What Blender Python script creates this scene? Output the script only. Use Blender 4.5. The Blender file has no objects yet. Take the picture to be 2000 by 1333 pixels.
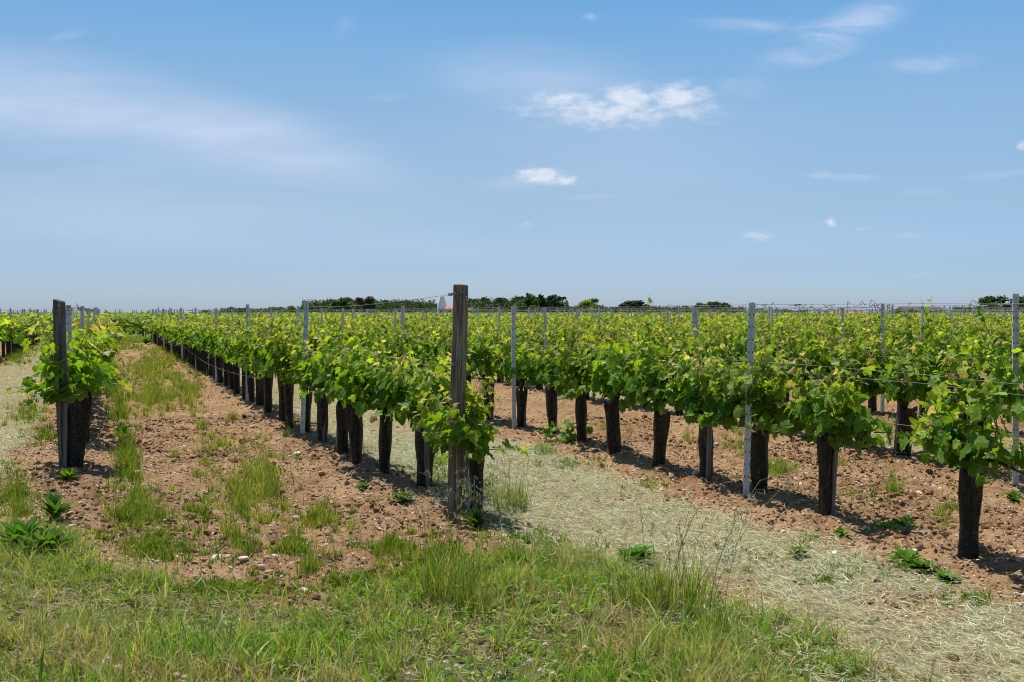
import bpy, math, random
import numpy as np
from mathutils import Vector, Matrix

R = math.radians
rng = np.random.default_rng(11)
random.seed(5)
scene = bpy.context.scene
col = scene.collection

# ------------------------------------------------------------------ camera
CAM_H = 1.5
FPX = 2000.0
HORIZON = 610.0
PITCH = math.atan((666.5 - HORIZON) / FPX)
cam_d = bpy.data.cameras.new("camera")
cam = bpy.data.objects.new("camera", cam_d)
col.objects.link(cam)
cam.location = (0, 0, CAM_H)
cam.rotation_euler = (math.pi / 2 - PITCH, 0, 0)
cam_d.sensor_width = 36.0
cam_d.lens = 36.0
cam_d.clip_start = 0.05
cam_d.clip_end = 20000
cam_d.dof.use_dof = True
cam_d.dof.focus_distance = 16.0
cam_d.dof.aperture_fstop = 20.0
scene.camera = cam

# ------------------------------------------------------------------ light, exposure
SUN_EL = R(63)
SUN_AZ = math.atan2(-0.52, 0.85)          # clockwise from +Y
sd = Vector((math.sin(SUN_AZ) * math.cos(SUN_EL), math.cos(SUN_AZ) * math.cos(SUN_EL), math.sin(SUN_EL)))
sun_l = bpy.data.lights.new("sun", 'SUN')
sun_l.energy = 5.0
sun_l.angle = R(0.55)
sun_l.color = (1.0, 0.95, 0.86)
sun_o = bpy.data.objects.new("sun", sun_l)
col.objects.link(sun_o)
sun_o.rotation_euler = sd.to_track_quat('Z', 'Y').to_euler()
sun_o.location = (0, 0, 50)
vs = scene.view_settings
vs.view_transform = 'Standard'
vs.look = 'None'
vs.exposure = 0.35
vs.gamma = 1.0
vs.use_curve_mapping = False
scene.cycles.pixel_filter_type = 'BLACKMAN_HARRIS'
scene.cycles.filter_width = 1.05
scene.cycles.max_bounces = 8
scene.cycles.transparent_max_bounces = 12
scene.cycles.use_adaptive_sampling = True
scene.cycles.adaptive_threshold = 0.02

def pixdir(x, y):
    c, s = math.cos(PITCH), math.sin(PITCH)
    a, b = x - 1000.0, 666.5 - y
    return (a, FPX * c + b * s, -FPX * s + b * c)

def gp(x, y, z=0.0):
    d = pixdir(x, y)
    t = (z - CAM_H) / d[2]
    return d[0] * t, d[1] * t

def at_depth(x, y, Y):
    d = pixdir(x, y)
    t = Y / d[1]
    return d[0] * t, CAM_H + d[2] * t

# ------------------------------------------------------------------ world
world = bpy.data.worlds.new("World")
scene.world = world
world.use_nodes = True
NT = world.node_tree
NT.nodes.clear()

class G:
    """tiny node-graph helper"""
    def __init__(s, nt): s.nt = nt
    def n(s, t, **k):
        nd = s.nt.nodes.new(t)
        for a, b in k.items(): setattr(nd, a, b)
        return nd
    def put(s, sock, v):
        if hasattr(v, 'is_output') or isinstance(v, bpy.types.NodeSocket): s.nt.links.new(v, sock)
        else:
            try: sock.default_value = v
            except Exception:
                sock.default_value = (v, v, v)
    def m(s, op, a, b=None, c=None, clamp=False):
        nd = s.n('ShaderNodeMath', operation=op, use_clamp=clamp)
        s.put(nd.inputs[0], a)
        if b is not None: s.put(nd.inputs[1], b)
        if c is not None: s.put(nd.inputs[2], c)
        return nd.outputs[0]
    def vm(s, op, a, b=None, c=None):
        nd = s.n('ShaderNodeVectorMath', operation=op)
        s.put(nd.inputs[0], a)
        if b is not None: s.put(nd.inputs[1], b)
        if c is not None: s.put(nd.inputs[2], c)
        return nd.outputs['Value'] if op in ('LENGTH', 'DOT_PRODUCT', 'DISTANCE') else nd.outputs[0]
    def noise(s, vec, scale, detail=4, rough=.55, out=0, dist=0.0):
        nd = s.n('ShaderNodeTexNoise')
        if vec is not None: s.nt.links.new(vec, nd.inputs['Vector'])
        nd.inputs['Scale'].default_value = scale
        nd.inputs['Detail'].default_value = detail
        nd.inputs['Roughness'].default_value = rough
        nd.inputs['Distortion'].default_value = dist
        return nd.outputs[out]
    def mr(s, v, a, b, c=0.0, d=1.0, smooth=True):
        nd = s.n('ShaderNodeMapRange', interpolation_type='SMOOTHSTEP' if smooth else 'LINEAR')
        s.put(nd.inputs[0], v)
        for i, q in enumerate((a, b, c, d)): s.put(nd.inputs[i + 1], q)
        return nd.outputs[0]
    def mix(s, f, a, b, mode='MIX'):
        nd = s.n('ShaderNodeMix', data_type='RGBA', blend_type=mode)
        s.put(nd.inputs[0], f)
        for sock, v in ((nd.inputs[6], a), (nd.inputs[7], b)):
            if isinstance(v, tuple) and len(v) == 3: v = (*v, 1)
            s.put(sock, v)
        return nd.outputs[2]
    def ramp(s, f, stops):
        nd = s.n('ShaderNodeValToRGB')
        s.put(nd.inputs[0], f)
        e = nd.color_ramp.elements
        while len(e) < len(stops): e.new(.5)
        for el, (p, c) in zip(e, stops):
            el.position = p; el.color = (*c, 1)
        return nd.outputs[0]

g = G(NT)
sky = g.n('ShaderNodeTexSky', sky_type='NISHITA')
sky.sun_disc = False
sky.sun_elevation = SUN_EL
sky.sun_rotation = SUN_AZ
sky.altitude = 10
sky.air_density = 1.0
sky.dust_density = 0.6
sky.ozone_density = 2.2
tc = g.n('ShaderNodeTexCoord')
D = g.vm('NORMALIZE', tc.outputs['Generated'])
sep = g.n('ShaderNodeSeparateXYZ'); NT.links.new(D, sep.inputs[0])
# a haze layer low in the sky, a deeper blue overhead (tints the physical sky, same for every ray)
elev = g.m('MAXIMUM', sep.outputs[2], 0.0)
skyc = g.mix(1.0, sky.outputs[0], g.ramp(elev, [(0.0, (0.567, 0.745, 1.17)), (0.0435, (0.478, 0.616, 0.918)), (0.1044, (0.603, 0.666, 0.773)), (0.1843, (0.678, 0.769, 0.808)), (0.2471, (0.604, 0.805, 0.873)), (0.2873, (0.507, 0.789, 0.9)), (0.5, (0.68, 0.82, 0.95)), (1.0, (0.75, 0.83, 0.9))]), 'MULTIPLY')
skyc = g.mix(1.0, skyc, g.ramp(g.m('MULTIPLY_ADD', sep.outputs[0], .5, .5), [(0, (.80, .81, .85)), (.3, (.91, .92, .94)), (.5, (1, 1, 1)), (.7, (1.10, 1.12, 1.14)), (1, (1.15, 1.2, 1.2))]), 'MULTIPLY')
front = g.m('MAXIMUM', sep.outputs[1], 0.02)
u = g.m('DIVIDE', sep.outputs[0], front)
v = g.m('DIVIDE', sep.outputs[2], front)
cmb = g.n('ShaderNodeCombineXYZ'); g.put(cmb.inputs[0], u); g.put(cmb.inputs[1], v)
UV = cmb.outputs[0]
st = g.vm('MULTIPLY', UV, (1.0, 2.2, 1.0))
w1 = g.vm('SUBTRACT', g.noise(st, 9, 5, .6, 1), (.5, .5, .5))
w2 = g.vm('SUBTRACT', g.noise(st, 45, 6, .62, 1), (.5, .5, .5))
fine = g.noise(st, 60, 7, .62)
soft = g.noise(st, 14, 6, .6)
stk = g.n('ShaderNodeMapping'); stk.inputs['Rotation'].default_value = (0, 0, R(-14)); stk.inputs['Scale'].default_value = (3, 16, 1)
NT.links.new(UV, stk.inputs[0])
streak = g.noise(stk.outputs[0], 3.0, 7, .62, 0, .6)
def uvpx(x, y):
    d = pixdir(x, y); return d[0] / d[1], d[2] / d[1]
warpA = g.vm('ADD', UV, g.vm('MULTIPLY', w1, (.03, .012, 0)))
warpC = g.vm('ADD', warpA, g.vm('MULTIPLY', w2, (.016, .010, 0)))
def blob(cx, cy, rx, ry, strength, rot=0, warp=None, inner=.15, tex=None):
    x, y = uvpx(cx, cy)
    mp = g.n('ShaderNodeMapping', vector_type='TEXTURE')
    NT.links.new(warp or warpC, mp.inputs[0])
    mp.inputs['Location'].default_value = (x, y, 0)
    mp.inputs['Rotation'].default_value = (0, 0, R(rot))
    mp.inputs['Scale'].default_value = (rx / 2000, ry / 2000, 1)
    f = g.mr(g.vm('LENGTH', mp.outputs[0]), 1.0, inner, 0, strength)
    if tex is not None: f = g.m('MULTIPLY', f, tex)
    return f
puff = g.mr(fine, .32, .62, .45, 1.0)
wisp = g.mr(streak, .36, .68, .10, 1.0)
softf = g.mr(soft, .35, .65, .25, 1.0)
white, thin = [], []
for a in [(1100, 196, 125, 34, .62), (1225, 190, 90, 46, .85), (1325, 188, 110, 46, .80), (1190, 220, 270, 56, .66), (1340, 212, 150, 44, .48), (1040, 215, 120, 34, .4),
          (1040, 205, 90, 22, .32), (1055, 342, 80, 30, .92), (1100, 352, 55, 18, .7), (1485, 462, 62, 18, .50), (1616, 436, 27, 19, .55),
          (1685, 445, 28, 9, .28), (1030, 441, 26, 9, .35), (1998, 285, 22, 18, .6), (1160, 38, 36, 16, .42), (1400, 240, 26, 16, .22)]:
    white.append(blob(*a, inner=0))
for a in [(1810, 125, 130, 24, .34, 4), (1650, 348, 110, 12, .30, -3), (1800, 376, 60, 13, .30, 0), (1460, 170, 80, 28, .26, 0),
          (1950, 340, 110, 12, .30, 5), (1600, 345, 40, 10, .18, 0), (1775, 463, 40, 10, .2, 0), (1800, 535, 50, 7, .2, 0),
          (1150, 384, 80, 8, .16, 0), (770, 190, 90, 12, .14, 0), (672, 55, 34, 22, .2, 30), (130, 70, 60, 14, .16, 15), (1010, 360, 110, 24, .20, 0)]:
    thin.append(blob(*a[:5], rot=a[5], tex=softf))
for a in [(1640, 60, 230, 52, .60, 24), (1480, 48, 210, 22, .34, 0), (1610, 110, 110, 22, .4, 14)]:
    thin.append(blob(*a[:5], rot=a[5], warp=warpA, inner=0, tex=wisp))
veil = []
for a in [(60, 200, 620, 140,   .78, -8), (460, 260, 460, 100, .75, -12), (1040, 150, 300, 90, .55, -4), (250, 420, 900, 170, .38, 0), (1200, 300, 560, 190, .20, 0), (560, 300, 330, 60, .25, -12), (1150, 500, 1100, 90, .22, 0)]:
    veil.append(blob(*a[:5], rot=a[5], warp=warpA, inner=0, tex=g.mr(g.noise(stk.outputs[0], 1.6, 7, .6), .30, .68, .45, 1)))
def mx(l):
    o = l[0]
    for q in l[1:]: o = g.m('MAXIMUM', o, q)
    return o
def screen(l):
    o = g.m('SUBTRACT', 1.0, l[0])
    for q in l[1:]: o = g.m('MULTIPLY', o, g.m('SUBTRACT', 1.0, q))
    return g.m('SUBTRACT', 1.0, o)
isfront = g.mr(sep.outputs[1], 0.05, 0.3)
SK = 9.5   # cloud radiance in the sky's own (physical) units
c1 = g.mix(g.m('MULTIPLY', screen(veil), isfront), skyc, (.49 * SK, .575 * SK, .745 * SK))
c2 = g.mix(g.m('MULTIPLY', screen(thin), isfront), c1, (.56 * SK, .63 * SK, .78 * SK))
MW = mx(white)
edge = g.m('ADD', MW, g.m('MULTIPLY', g.m('SUBTRACT', fine, .5), g.mr(MW, 0, .12, 0, 1.15)))
alpha = g.m('MULTIPLY', g.mr(edge, .02, .85), g.mr(MW, 0, .7, .30, .78))
shade = g.noise(g.vm('ADD', st, (0, .006, 0)), 38, 5, .6)
lit = g.mr(g.m('ADD', g.m('SUBTRACT', fine, shade), g.m('MULTIPLY', MW, .25)), -.12, .30)
cw = g.mix(lit, (.56 * SK, .62 * SK, .74 * SK), (.70 * SK, .73 * SK, .80 * SK))
c3 = g.mix(g.m('MULTIPLY', alpha, isfront), c2, cw)
dk = blob(210, 338, 40, 14, .35, tex=softf)
c4 = g.mix(g.m('MULTIPLY', dk, isfront), c3, (.36 * SK, .48 * SK, .67 * SK))
bg = g.n('ShaderNodeBackground'); bg.inputs['Strength'].default_value = 0.1
NT.links.new(c4, bg.inputs[0])
wo = g.n('ShaderNodeOutputWorld'); NT.links.new(bg.outputs[0], wo.inputs[0])

# ------------------------------------------------------------------ helpers
def hash2(i, j, seed):
    h = (i * 374761393 + j * 668265263 + seed * 982451653) & 0xffffffff
    h = ((h ^ (h >> 13)) * 1274126177) & 0xffffffff
    h = h ^ (h >> 16)
    return (h & 0xffff) / 65535.0
def vnoise(x, y, seed=0):
    x = np.asarray(x, float); y = np.asarray(y, float)
    xi = np.floor(x).astype(np.int64); yi = np.floor(y).astype(np.int64)
    fx = x - xi; fy = y - yi
    fx = fx * fx * (3 - 2 * fx); fy = fy * fy * (3 - 2 * fy)
    a = hash2(xi, yi, seed); b = hash2(xi + 1, yi, seed); c = hash2(xi, yi + 1, seed); d = hash2(xi + 1, yi + 1, seed)
    return (a * (1 - fx) + b * fx) * (1 - fy) + (c * (1 - fx) + d * fx) * fy
def fbm(x, y, sc, oct=4, seed=0):
    t = 0; a = 1; n = 0
    for k in range(oct):
        t = t + a * vnoise(x * sc, y * sc, seed + k * 17); n += a; a *= .5; sc *= 2.03
    return t / n
def sstep(a, b, x):
    t = np.clip((x - a) / (b - a), 0, 1); return t * t * (3 - 2 * t)

class MB:
    def __init__(s): s.v = []; s.t = []; s.q = []; s.c = []; s.n = 0
    def add(s, verts, tris=None, quads=None, colr=None):
        verts = np.asarray(verts, float).reshape(-1, 3)
        if tris is not None and len(tris): s.t.append(np.asarray(tris, np.int64).reshape(-1, 3) + s.n)
        if quads is not None and len(quads): s.q.append(np.asarray(quads, np.int64).reshape(-1, 4) + s.n)
        if colr is None: colr = np.ones((len(verts), 3)) * .5
        colr = np.asarray(colr, float)
        if colr.ndim == 1: colr = np.tile(colr, (len(verts), 1))
        s.v.append(verts); s.c.append(colr); s.n += len(verts)
    def mesh(s, name, smooth=True):
        V = np.concatenate(s.v); C = np.concatenate(s.c)
        T = np.concatenate(s.t) if s.t else np.zeros((0, 3), np.int64)
        Q = np.concatenate(s.q) if s.q else np.zeros((0, 4), np.int64)
        me = bpy.data.meshes.new(name)
        me.vertices.add(len(V)); me.vertices.foreach_set('co', V.astype(np.float32).ravel())
        L = np.concatenate([T.ravel(), Q.ravel()]).astype(np.int32)
        me.loops.add(len(L)); me.loops.foreach_set('vertex_index', L)
        me.polygons.add(len(T) + len(Q))
        ls = np.concatenate([np.arange(len(T)) * 3, len(T) * 3 + np.arange(len(Q)) * 4]).astype(np.int32)
        me.polygons.foreach_set('loop_start', ls)
        me.polygons.foreach_set('use_smooth', np.full(len(T) + len(Q), smooth, bool))
        at = me.attributes.new('col', 'FLOAT_COLOR', 'POINT')
        at.data.foreach_set('color', np.concatenate([C, np.ones((len(C), 1))], 1).astype(np.float32).ravel())
        me.update(calc_edges=True)
        return me
    def build(s, name, mat, parent=None, smooth=True, **k):
        return link(name, s.mesh(name, smooth), mat, parent, **k)

def link(name, me, mat, parent=None, label=None, cat=None, group=None, kind=None):
    o = bpy.data.objects.new(name, me); col.objects.link(o)
    if mat is not None and not me.materials: me.materials.append(mat)
    if parent is not None: o.parent = parent
    return tag(o, label, cat, group, kind)
def tag(o, label=None, cat=None, group=None, kind=None):
    if label: o['label'] = label
    if cat: o['category'] = cat
    if group: o['group'] = group
    if kind: o['kind'] = kind
    return o
def empty(name, loc, rz=0, **k):
    o = bpy.data.objects.new(name, None); col.objects.link(o)
    o.empty_display_size = .1
    o.location = loc; o.rotation_euler = (0, 0, rz)
    return tag(o, **k)

def unit(a):
    a = np.asarray(a, float)
    return a / np.maximum(np.linalg.norm(a, axis=-1, keepdims=True), 1e-9)
def tube(mb, pts, rad, sides=6, colr=None, cap=True):
    P = np.asarray(pts, float); n = len(P)
    rad = np.broadcast_to(np.asarray(rad, float), (n,))
    T = unit(np.gradient(P, axis=0))
    ref = np.array([0.13, 0.31, 1.0]) if abs(T[:, 2]).mean() < .8 else np.array([1.0, .1, 0])
    A = unit(np.cross(T, ref)); B = np.cross(T, A)
    th = np.arange(sides) * 2 * math.pi / sides
    ring = A[:, None] * np.cos(th)[None, :, None] + B[:, None] * np.sin(th)[None, :, None]
    V = (P[:, None] + ring * rad[:, None, None]).reshape(-1, 3)
    i = np.arange(n - 1)[:, None] * sides; j = np.arange(sides)[None]; k = (j + 1) % sides
    Q = np.stack([i + j, i + k, i + sides + k, i + sides + j], -1).reshape(-1, 4)
    tr = []
    if cap:
        V = np.concatenate([V, P[-1:], P[:1]]); c0 = n * sides
        for a in range(sides):
            tr.append([(n - 1) * sides + a, (n - 1) * sides + (a + 1) % sides, c0]); tr.append([(a + 1) % sides, a, c0 + 1])
    if colr is not None and np.ndim(colr) == 2: colr = np.concatenate([np.repeat(colr, sides, 0), colr[-1:], colr[:1]]) if cap else np.repeat(colr, sides, 0)
    mb.add(V, tr, Q, colr)
def boxm(mb, lo, hi, M=None, colr=None):
    x0, y0, z0 = lo; x1, y1, z1 = hi
    V = np.array([[x0, y0, z0], [x1, y0, z0], [x1, y1, z0], [x0, y1, z0], [x0, y0, z1], [x1, y0, z1], [x1, y1, z1], [x0, y1, z1]], float)
    if M is not None: V = np.array([(M @ Vector(p))[:] for p in V])
    mb.add(V, None, [[0, 3, 2, 1], [4, 5, 6, 7], [0, 1, 5, 4], [1, 2, 6, 5], [2, 3, 7, 6], [3, 0, 4, 7]], colr)
def stamp(mb, tv, tt, pos, X, Y, Z, size, colr):
    """instances of a template (tv verts, tt tris) baked into one mesh"""
    n = len(pos); m = len(tv)
    size = np.asarray(size, float)
    if size.ndim == 1: size = np.repeat(size[:, None], 3, 1)
    V = (pos[:, None] + X[:, None] * (tv[None, :, 0:1] * size[:, None, 0:1]) + Y[:, None] * (tv[None, :, 1:2] * size[:, None, 1:2])
         + Z[:, None] * (tv[None, :, 2:3] * size[:, None, 2:3])).reshape(-1, 3)
    T = (np.arange(n)[:, None, None] * m + np.asarray(tt)[None]).reshape(-1, 3)
    mb.add(V, T, None, np.repeat(colr, m, 0))
def frames(n, rng, nrm=None, spread=1.0):
    z = unit(rng.normal(size=(n, 3)) * spread + (0 if nrm is None else nrm))
    x = unit(np.cross(z, unit(rng.normal(size=(n, 3))))); y = np.cross(z, x)
    return x, y, z

# ------------------------------------------------------------------ materials
def mat(name):
    m = bpy.data.materials.new(name); m.use_nodes = True
    m.node_tree.nodes.clear()
    return m, G(m.node_tree)
def finish(gr, sh, disp=None):
    o = gr.n('ShaderNodeOutputMaterial'); gr.nt.links.new(sh, o.inputs[0])
def principled(gr, colr, rough=.6, metal=0, spec=.3, normal=None):
    b = gr.n('ShaderNodeBsdfPrincipled')
    gr.put(b.inputs['Base Color'], (*colr, 1) if isinstance(colr, tuple) and len(colr) == 3 else colr)
    gr.put(b.inputs['Roughness'], rough); gr.put(b.inputs['Metallic'], metal)
    gr.put(b.inputs['Specular IOR Level'], spec)
    if normal is not None: gr.put(b.inputs['Normal'], normal)
    return b.outputs[0]
def bump(gr, h, strength=.5, dist=.01):
    b = gr.n('ShaderNodeBump'); gr.put(b.inputs['Height'], h)
    b.inputs['Strength'].default_value = strength; b.inputs['Distance'].default_value = dist
    return b.outputs[0]
def attr(gr, name='col'):
    a = gr.n('ShaderNodeAttribute'); a.attribute_name = name; return a.outputs['Color']
def objco(gr): return gr.n('ShaderNodeTexCoord').outputs['Object']
def pos(gr): return gr.n('ShaderNodeNewGeometry').outputs['Position']

def leafy(name, trans=.38, rough=.5, spec=.35, tint=(1.25, 1.25, .55), nscale=30, vary=.35):
    m, gr = mat(name)
    c = attr(gr)
    oi = gr.n('ShaderNodeObjectInfo')
    n = gr.noise(objco(gr), nscale, 3)
    c = gr.mix(1.0, c, gr.ramp(n, [(0.3, (1 - vary, 1 - vary, 1 - vary)), (.7, (1 + vary * .6, 1 + vary * .6, 1 + vary * .4))]), 'MULTIPLY')
    hs = gr.n('ShaderNodeHueSaturation'); gr.put(hs.inputs['Color'], c)
    gr.put(hs.inputs['Hue'], gr.mr(oi.outputs['Random'], 0, 1, .488, .508, False)); gr.put(hs.inputs['Value'], gr.mr(oi.outputs['Random'], 0, 1, .9, 1.1, False))
    c = hs.outputs[0]
    p = principled(gr, c, rough, 0, spec, bump(gr, n, .25, .01))
    t = gr.n('ShaderNodeBsdfTranslucent'); gr.put(t.inputs[0], gr.mix(1.0, c, tint, 'MULTIPLY'))
    mx = gr.n('ShaderNodeMixShader'); mx.inputs[0].default_value = trans
    gr.nt.links.new(p, mx.inputs[1]); gr.nt.links.new(t.outputs[0], mx.inputs[2])
    finish(gr, mx.outputs[0]); return m
M_LEAF = leafy('vine_leaf', .52, .55, .22, (1.35, 1.25, .45))
M_GRASS = leafy('grass_blade', .38, .6, .10, (1.25, 1.2, .5), 12, .25)
M_STRAW = leafy('dry_straw', .15, .65, .10, (1.1, 1.05, .85), 6, .18)
M_WEED = leafy('weed_leaf', .38, .6, .08, (1.2, 1.25, .55), 25, .3)
M_TREE = leafy('tree_leaf', .2, .6, .2, (1.1, 1.2, .6), .4, .35)

m, gr = mat('bark'); n = gr.noise(objco(gr), 30, 6, .7)
mp = gr.n('ShaderNodeMapping'); mp.inputs['Scale'].default_value = (60, 60, 8); gr.nt.links.new(objco(gr), mp.inputs[0])
n2 = gr.noise(mp.outputs[0], 1, 5, .7)
M_BARK = m; finish(gr, principled(gr, gr.ramp(n2, [(.3, (.02, .014, .010)), (.5, (.07, .05, .036)), (.75, (.15, .12, .09))]), .9, 0, .1, bump(gr, n2, .9, .01)))
m, gr = mat('shoot'); M_SHOOT = m
finish(gr, principled(gr, attr(gr), .5, 0, .3))
m, gr = mat('stake_wood')
mp = gr.n('ShaderNodeMapping'); mp.inputs['Scale'].default_value = (70, 70, 3); gr.nt.links.new(objco(gr), mp.inputs[0])
n2 = gr.noise(mp.outputs[0], 1, 5, .7)
M_STAKE = m; finish(gr, principled(gr, gr.ramp(n2, [(.25, (.05, .045, .04)), (.5, (.15, .14, .13)), (.8, (.30, .29, .28))]), .85, 0, .15, bump(gr, n2, .8, .006)))
# weathered post
m, gr = mat('weathered_wood')
co = objco(gr)
mp = gr.n('ShaderNodeMapping'); mp.inputs['Scale'].default_value = (55, 55, 2.2); gr.nt.links.new(co, mp.inputs[0])
n1 = gr.noise(mp.outputs[0], 1, 7, .72, 0, .4); n2 = gr.noise(co, 7, 4, .6); n3 = gr.noise(co, 120, 3, .6)
c = gr.ramp(n1, [(.28, (.035, .027, .02)), (.40, (.13, .098, .068)), (.54, (.30, .24, .17)), (.76, (.54, .46, .35))])
c = gr.mix(gr.mr(n2, .5, .72, 0, .5), c, (.15, .14, .12))
c = gr.mix(gr.mr(n3, .66, .74, 0, .5), c, (.36, .34, .28))
M_WOOD = m; finish(gr, principled(gr, c, .88, 0, .15, bump(gr, n1, 1.0, .012)))
m, gr = mat('dark_weathered_wood')
co = objco(gr)
mp = gr.n('ShaderNodeMapping'); mp.inputs['Scale'].default_value = (50, 50, 2.5); gr.nt.links.new(co, mp.inputs[0])
n1 = gr.noise(mp.outputs[0], 1, 7, .72, 0, .3); n2 = gr.noise(co, 9, 4, .6); n3 = gr.noise(co, 90, 3, .6)
c = gr.ramp(n1, [(.28, (.025, .021, .018)), (.43, (.10, .087, .075)), (.58, (.20, .18, .155)), (.8, (.34, .31, .28))])
c = gr.mix(gr.mr(n3, .62, .72, 0, .6), c, (.20, .20, .17))
M_WOOD2 = m; finish(gr, principled(gr, c, .9, 0, .15, bump(gr, n1, 1.0, .01)))
# galvanised
m, gr = mat('galvanised_steel'); co = objco(gr)
n1 = gr.noise(co, 60, 4, .6); n2 = gr.noise(co, 9, 5, .7)
c = gr.mix(gr.mr(n1, .35, .65), (.42, .45, .48), (.62, .64, .66)); c = gr.mix(gr.mr(n2, .55, .75, 0, .6), c, (.34, .34, .33))
M_STEEL = m; finish(gr, principled(gr, c, gr.mr(n1, .3, .7, .45, .65), .15, .5))
m, gr = mat('wire'); M_WIRE = m; finish(gr, principled(gr, (.20, .195, .19), .6, .3, .4))
m, gr = mat('dry_tendril'); M_TENDRIL = m; finish(gr, principled(gr, attr(gr), .9, 0, .1))
m, gr = mat('blue_tie'); M_BLUE = m; finish(gr, principled(gr, gr.mix(gr.noise(objco(gr), 80), (.03, .08, .32), (.05, .14, .45)), .5))
m, gr = mat('rusty_iron'); M_RUST = m; finish(gr, principled(gr, gr.mix(gr.noise(objco(gr), 90), (.16, .035, .02), (.30, .09, .04)), .8))
m, gr = mat('staple'); M_STAPLE = m; finish(gr, principled(gr, (.6, .58, .52), .4, .6))
# black net sleeve
m, gr = mat('black_net'); co = objco(gr)
mp = gr.n('ShaderNodeMapping'); mp.inputs['Scale'].default_value = (90, 90, 14); gr.nt.links.new(co, mp.inputs[0])
n1 = gr.noise(mp.outputs[0], 1, 4, .6); n2 = gr.noise(co, 14, 4, .6)
vo = gr.n('ShaderNodeTexVoronoi'); vo.inputs['Scale'].default_value = 70; gr.nt.links.new(co, vo.inputs['Vector'])
hole = gr.m('LESS_THAN', vo.outputs['Distance'], gr.mr(n2, .46, .66, 0.0, .27))
hole2 = gr.m('LESS_THAN', gr.noise(co, 26, 3, .6), .30)
base = gr.mix(gr.mr(n1, .35, .7), (.004, .0045, .0045), (.015, .015, .014))
base = gr.mix(gr.mr(gr.noise(co, 26, 4, .65),   .50, .70, 0, .8), base, (.06, .048, .034))
p = principled(gr, base, .5, 0, .25, bump(gr, n1, .6, .008))
tr = gr.n('ShaderNodeBsdfTransparent')
mx_ = gr.n('ShaderNodeMixShader'); gr.put(mx_.inputs[0], gr.m('MAXIMUM', gr.m('MAXIMUM', hole, hole2), .10))
gr.nt.links.new(p, mx_.inputs[1]); gr.nt.links.new(tr.outputs[0], mx_.inputs[2])
M_NET = m; finish(gr, mx_.outputs[0])
m, gr = mat('stone'); n1 = gr.noise(objco(gr), 30, 5, .65)
M_STONE = m; finish(gr, principled(gr, gr.mix(1.0, attr(gr), gr.ramp(n1, [(.3, (.6, .55, .5)), (.6, (1, 1, 1)), (.8, (1.1, 1.1, 1.1))]), 'MULTIPLY'), .9, 0, .15, bump(gr, n1, .6, .006)))
m, gr = mat('white_render'); n1 = gr.noise(objco(gr), 1.5, 5, .6)
M_WHITE = m; finish(gr, principled(gr, gr.mix(n1, (.86, .85, .83), (.92, .91, .89)), .8))
m, gr = mat('terracotta'); n1 = gr.noise(objco(gr), 3, 5, .7)
M_TILE = m; finish(gr, principled(gr, gr.ramp(n1, [(.3, (.30, .12, .07)), (.7, (.48, .24, .14))]), .85))
m, gr = mat('grey_barn'); n1 = gr.noise(objco(gr), 1.2, 6, .7)
M_BARN = m; finish(gr, principled(gr, gr.ramp(n1, [(.3, (.05, .042, .036)), (.7, (.13, .11, .095))]), .9))
m, gr = mat('dark_glass'); M_GLASS = m; finish(gr, principled(gr, (.02, .03, .04), .15, 0, .5))
m, gr = mat('petal'); M_PETAL = m; finish(gr, principled(gr, attr(gr), .7, 0, .2))

# ------------------------------------------------------------------ vineyard layout
ROWD = np.array([-795.0, 2000.8]); ROWD /= np.linalg.norm(ROWD)         # along the rows, away from us
PERP = np.array([ROWD[1], -ROWD[0]])                                     # to the right of the rows
ROW_ANG = math.atan2(ROWD[1], ROWD[0])
def ut(x, y):  # world -> (across, along)
    return x * PERP[0] + y * PERP[1], x * ROWD[0] + y * ROWD[1]
def xy(u_, t_):
    return u_ * PERP[0] + t_ * ROWD[0], u_ * PERP[1] + t_ * ROWD[1]
uB = ut(*gp(597, 850))[0]
uC = ut(*gp(1610, 1000))[0]
uD = ut(*gp(1765, 890))[0]
uA = ut(*gp(135, 912))[0]
SP = (uD - uB) / 2
ROWS = {'A': uA, 'B': uB, 'C': uC, 'D': uD}
for i, k in enumerate('EFGHIJKLMNOPQRSTUVWX'): ROWS[k] = uD + SP * (i + 1)
ROWS['Z'] = uA - SP * 1.02
ROWS['Y'] = uA - SP * 2.02
ROWS['W1'] = uA - SP * 3.02
U_LIST = np.array(sorted(ROWS.values()))
T_END = 57.5
T_START = {'A': ut(*gp(125, 915))[1], 'B': ut(*gp(890, 1000))[1]}

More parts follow.
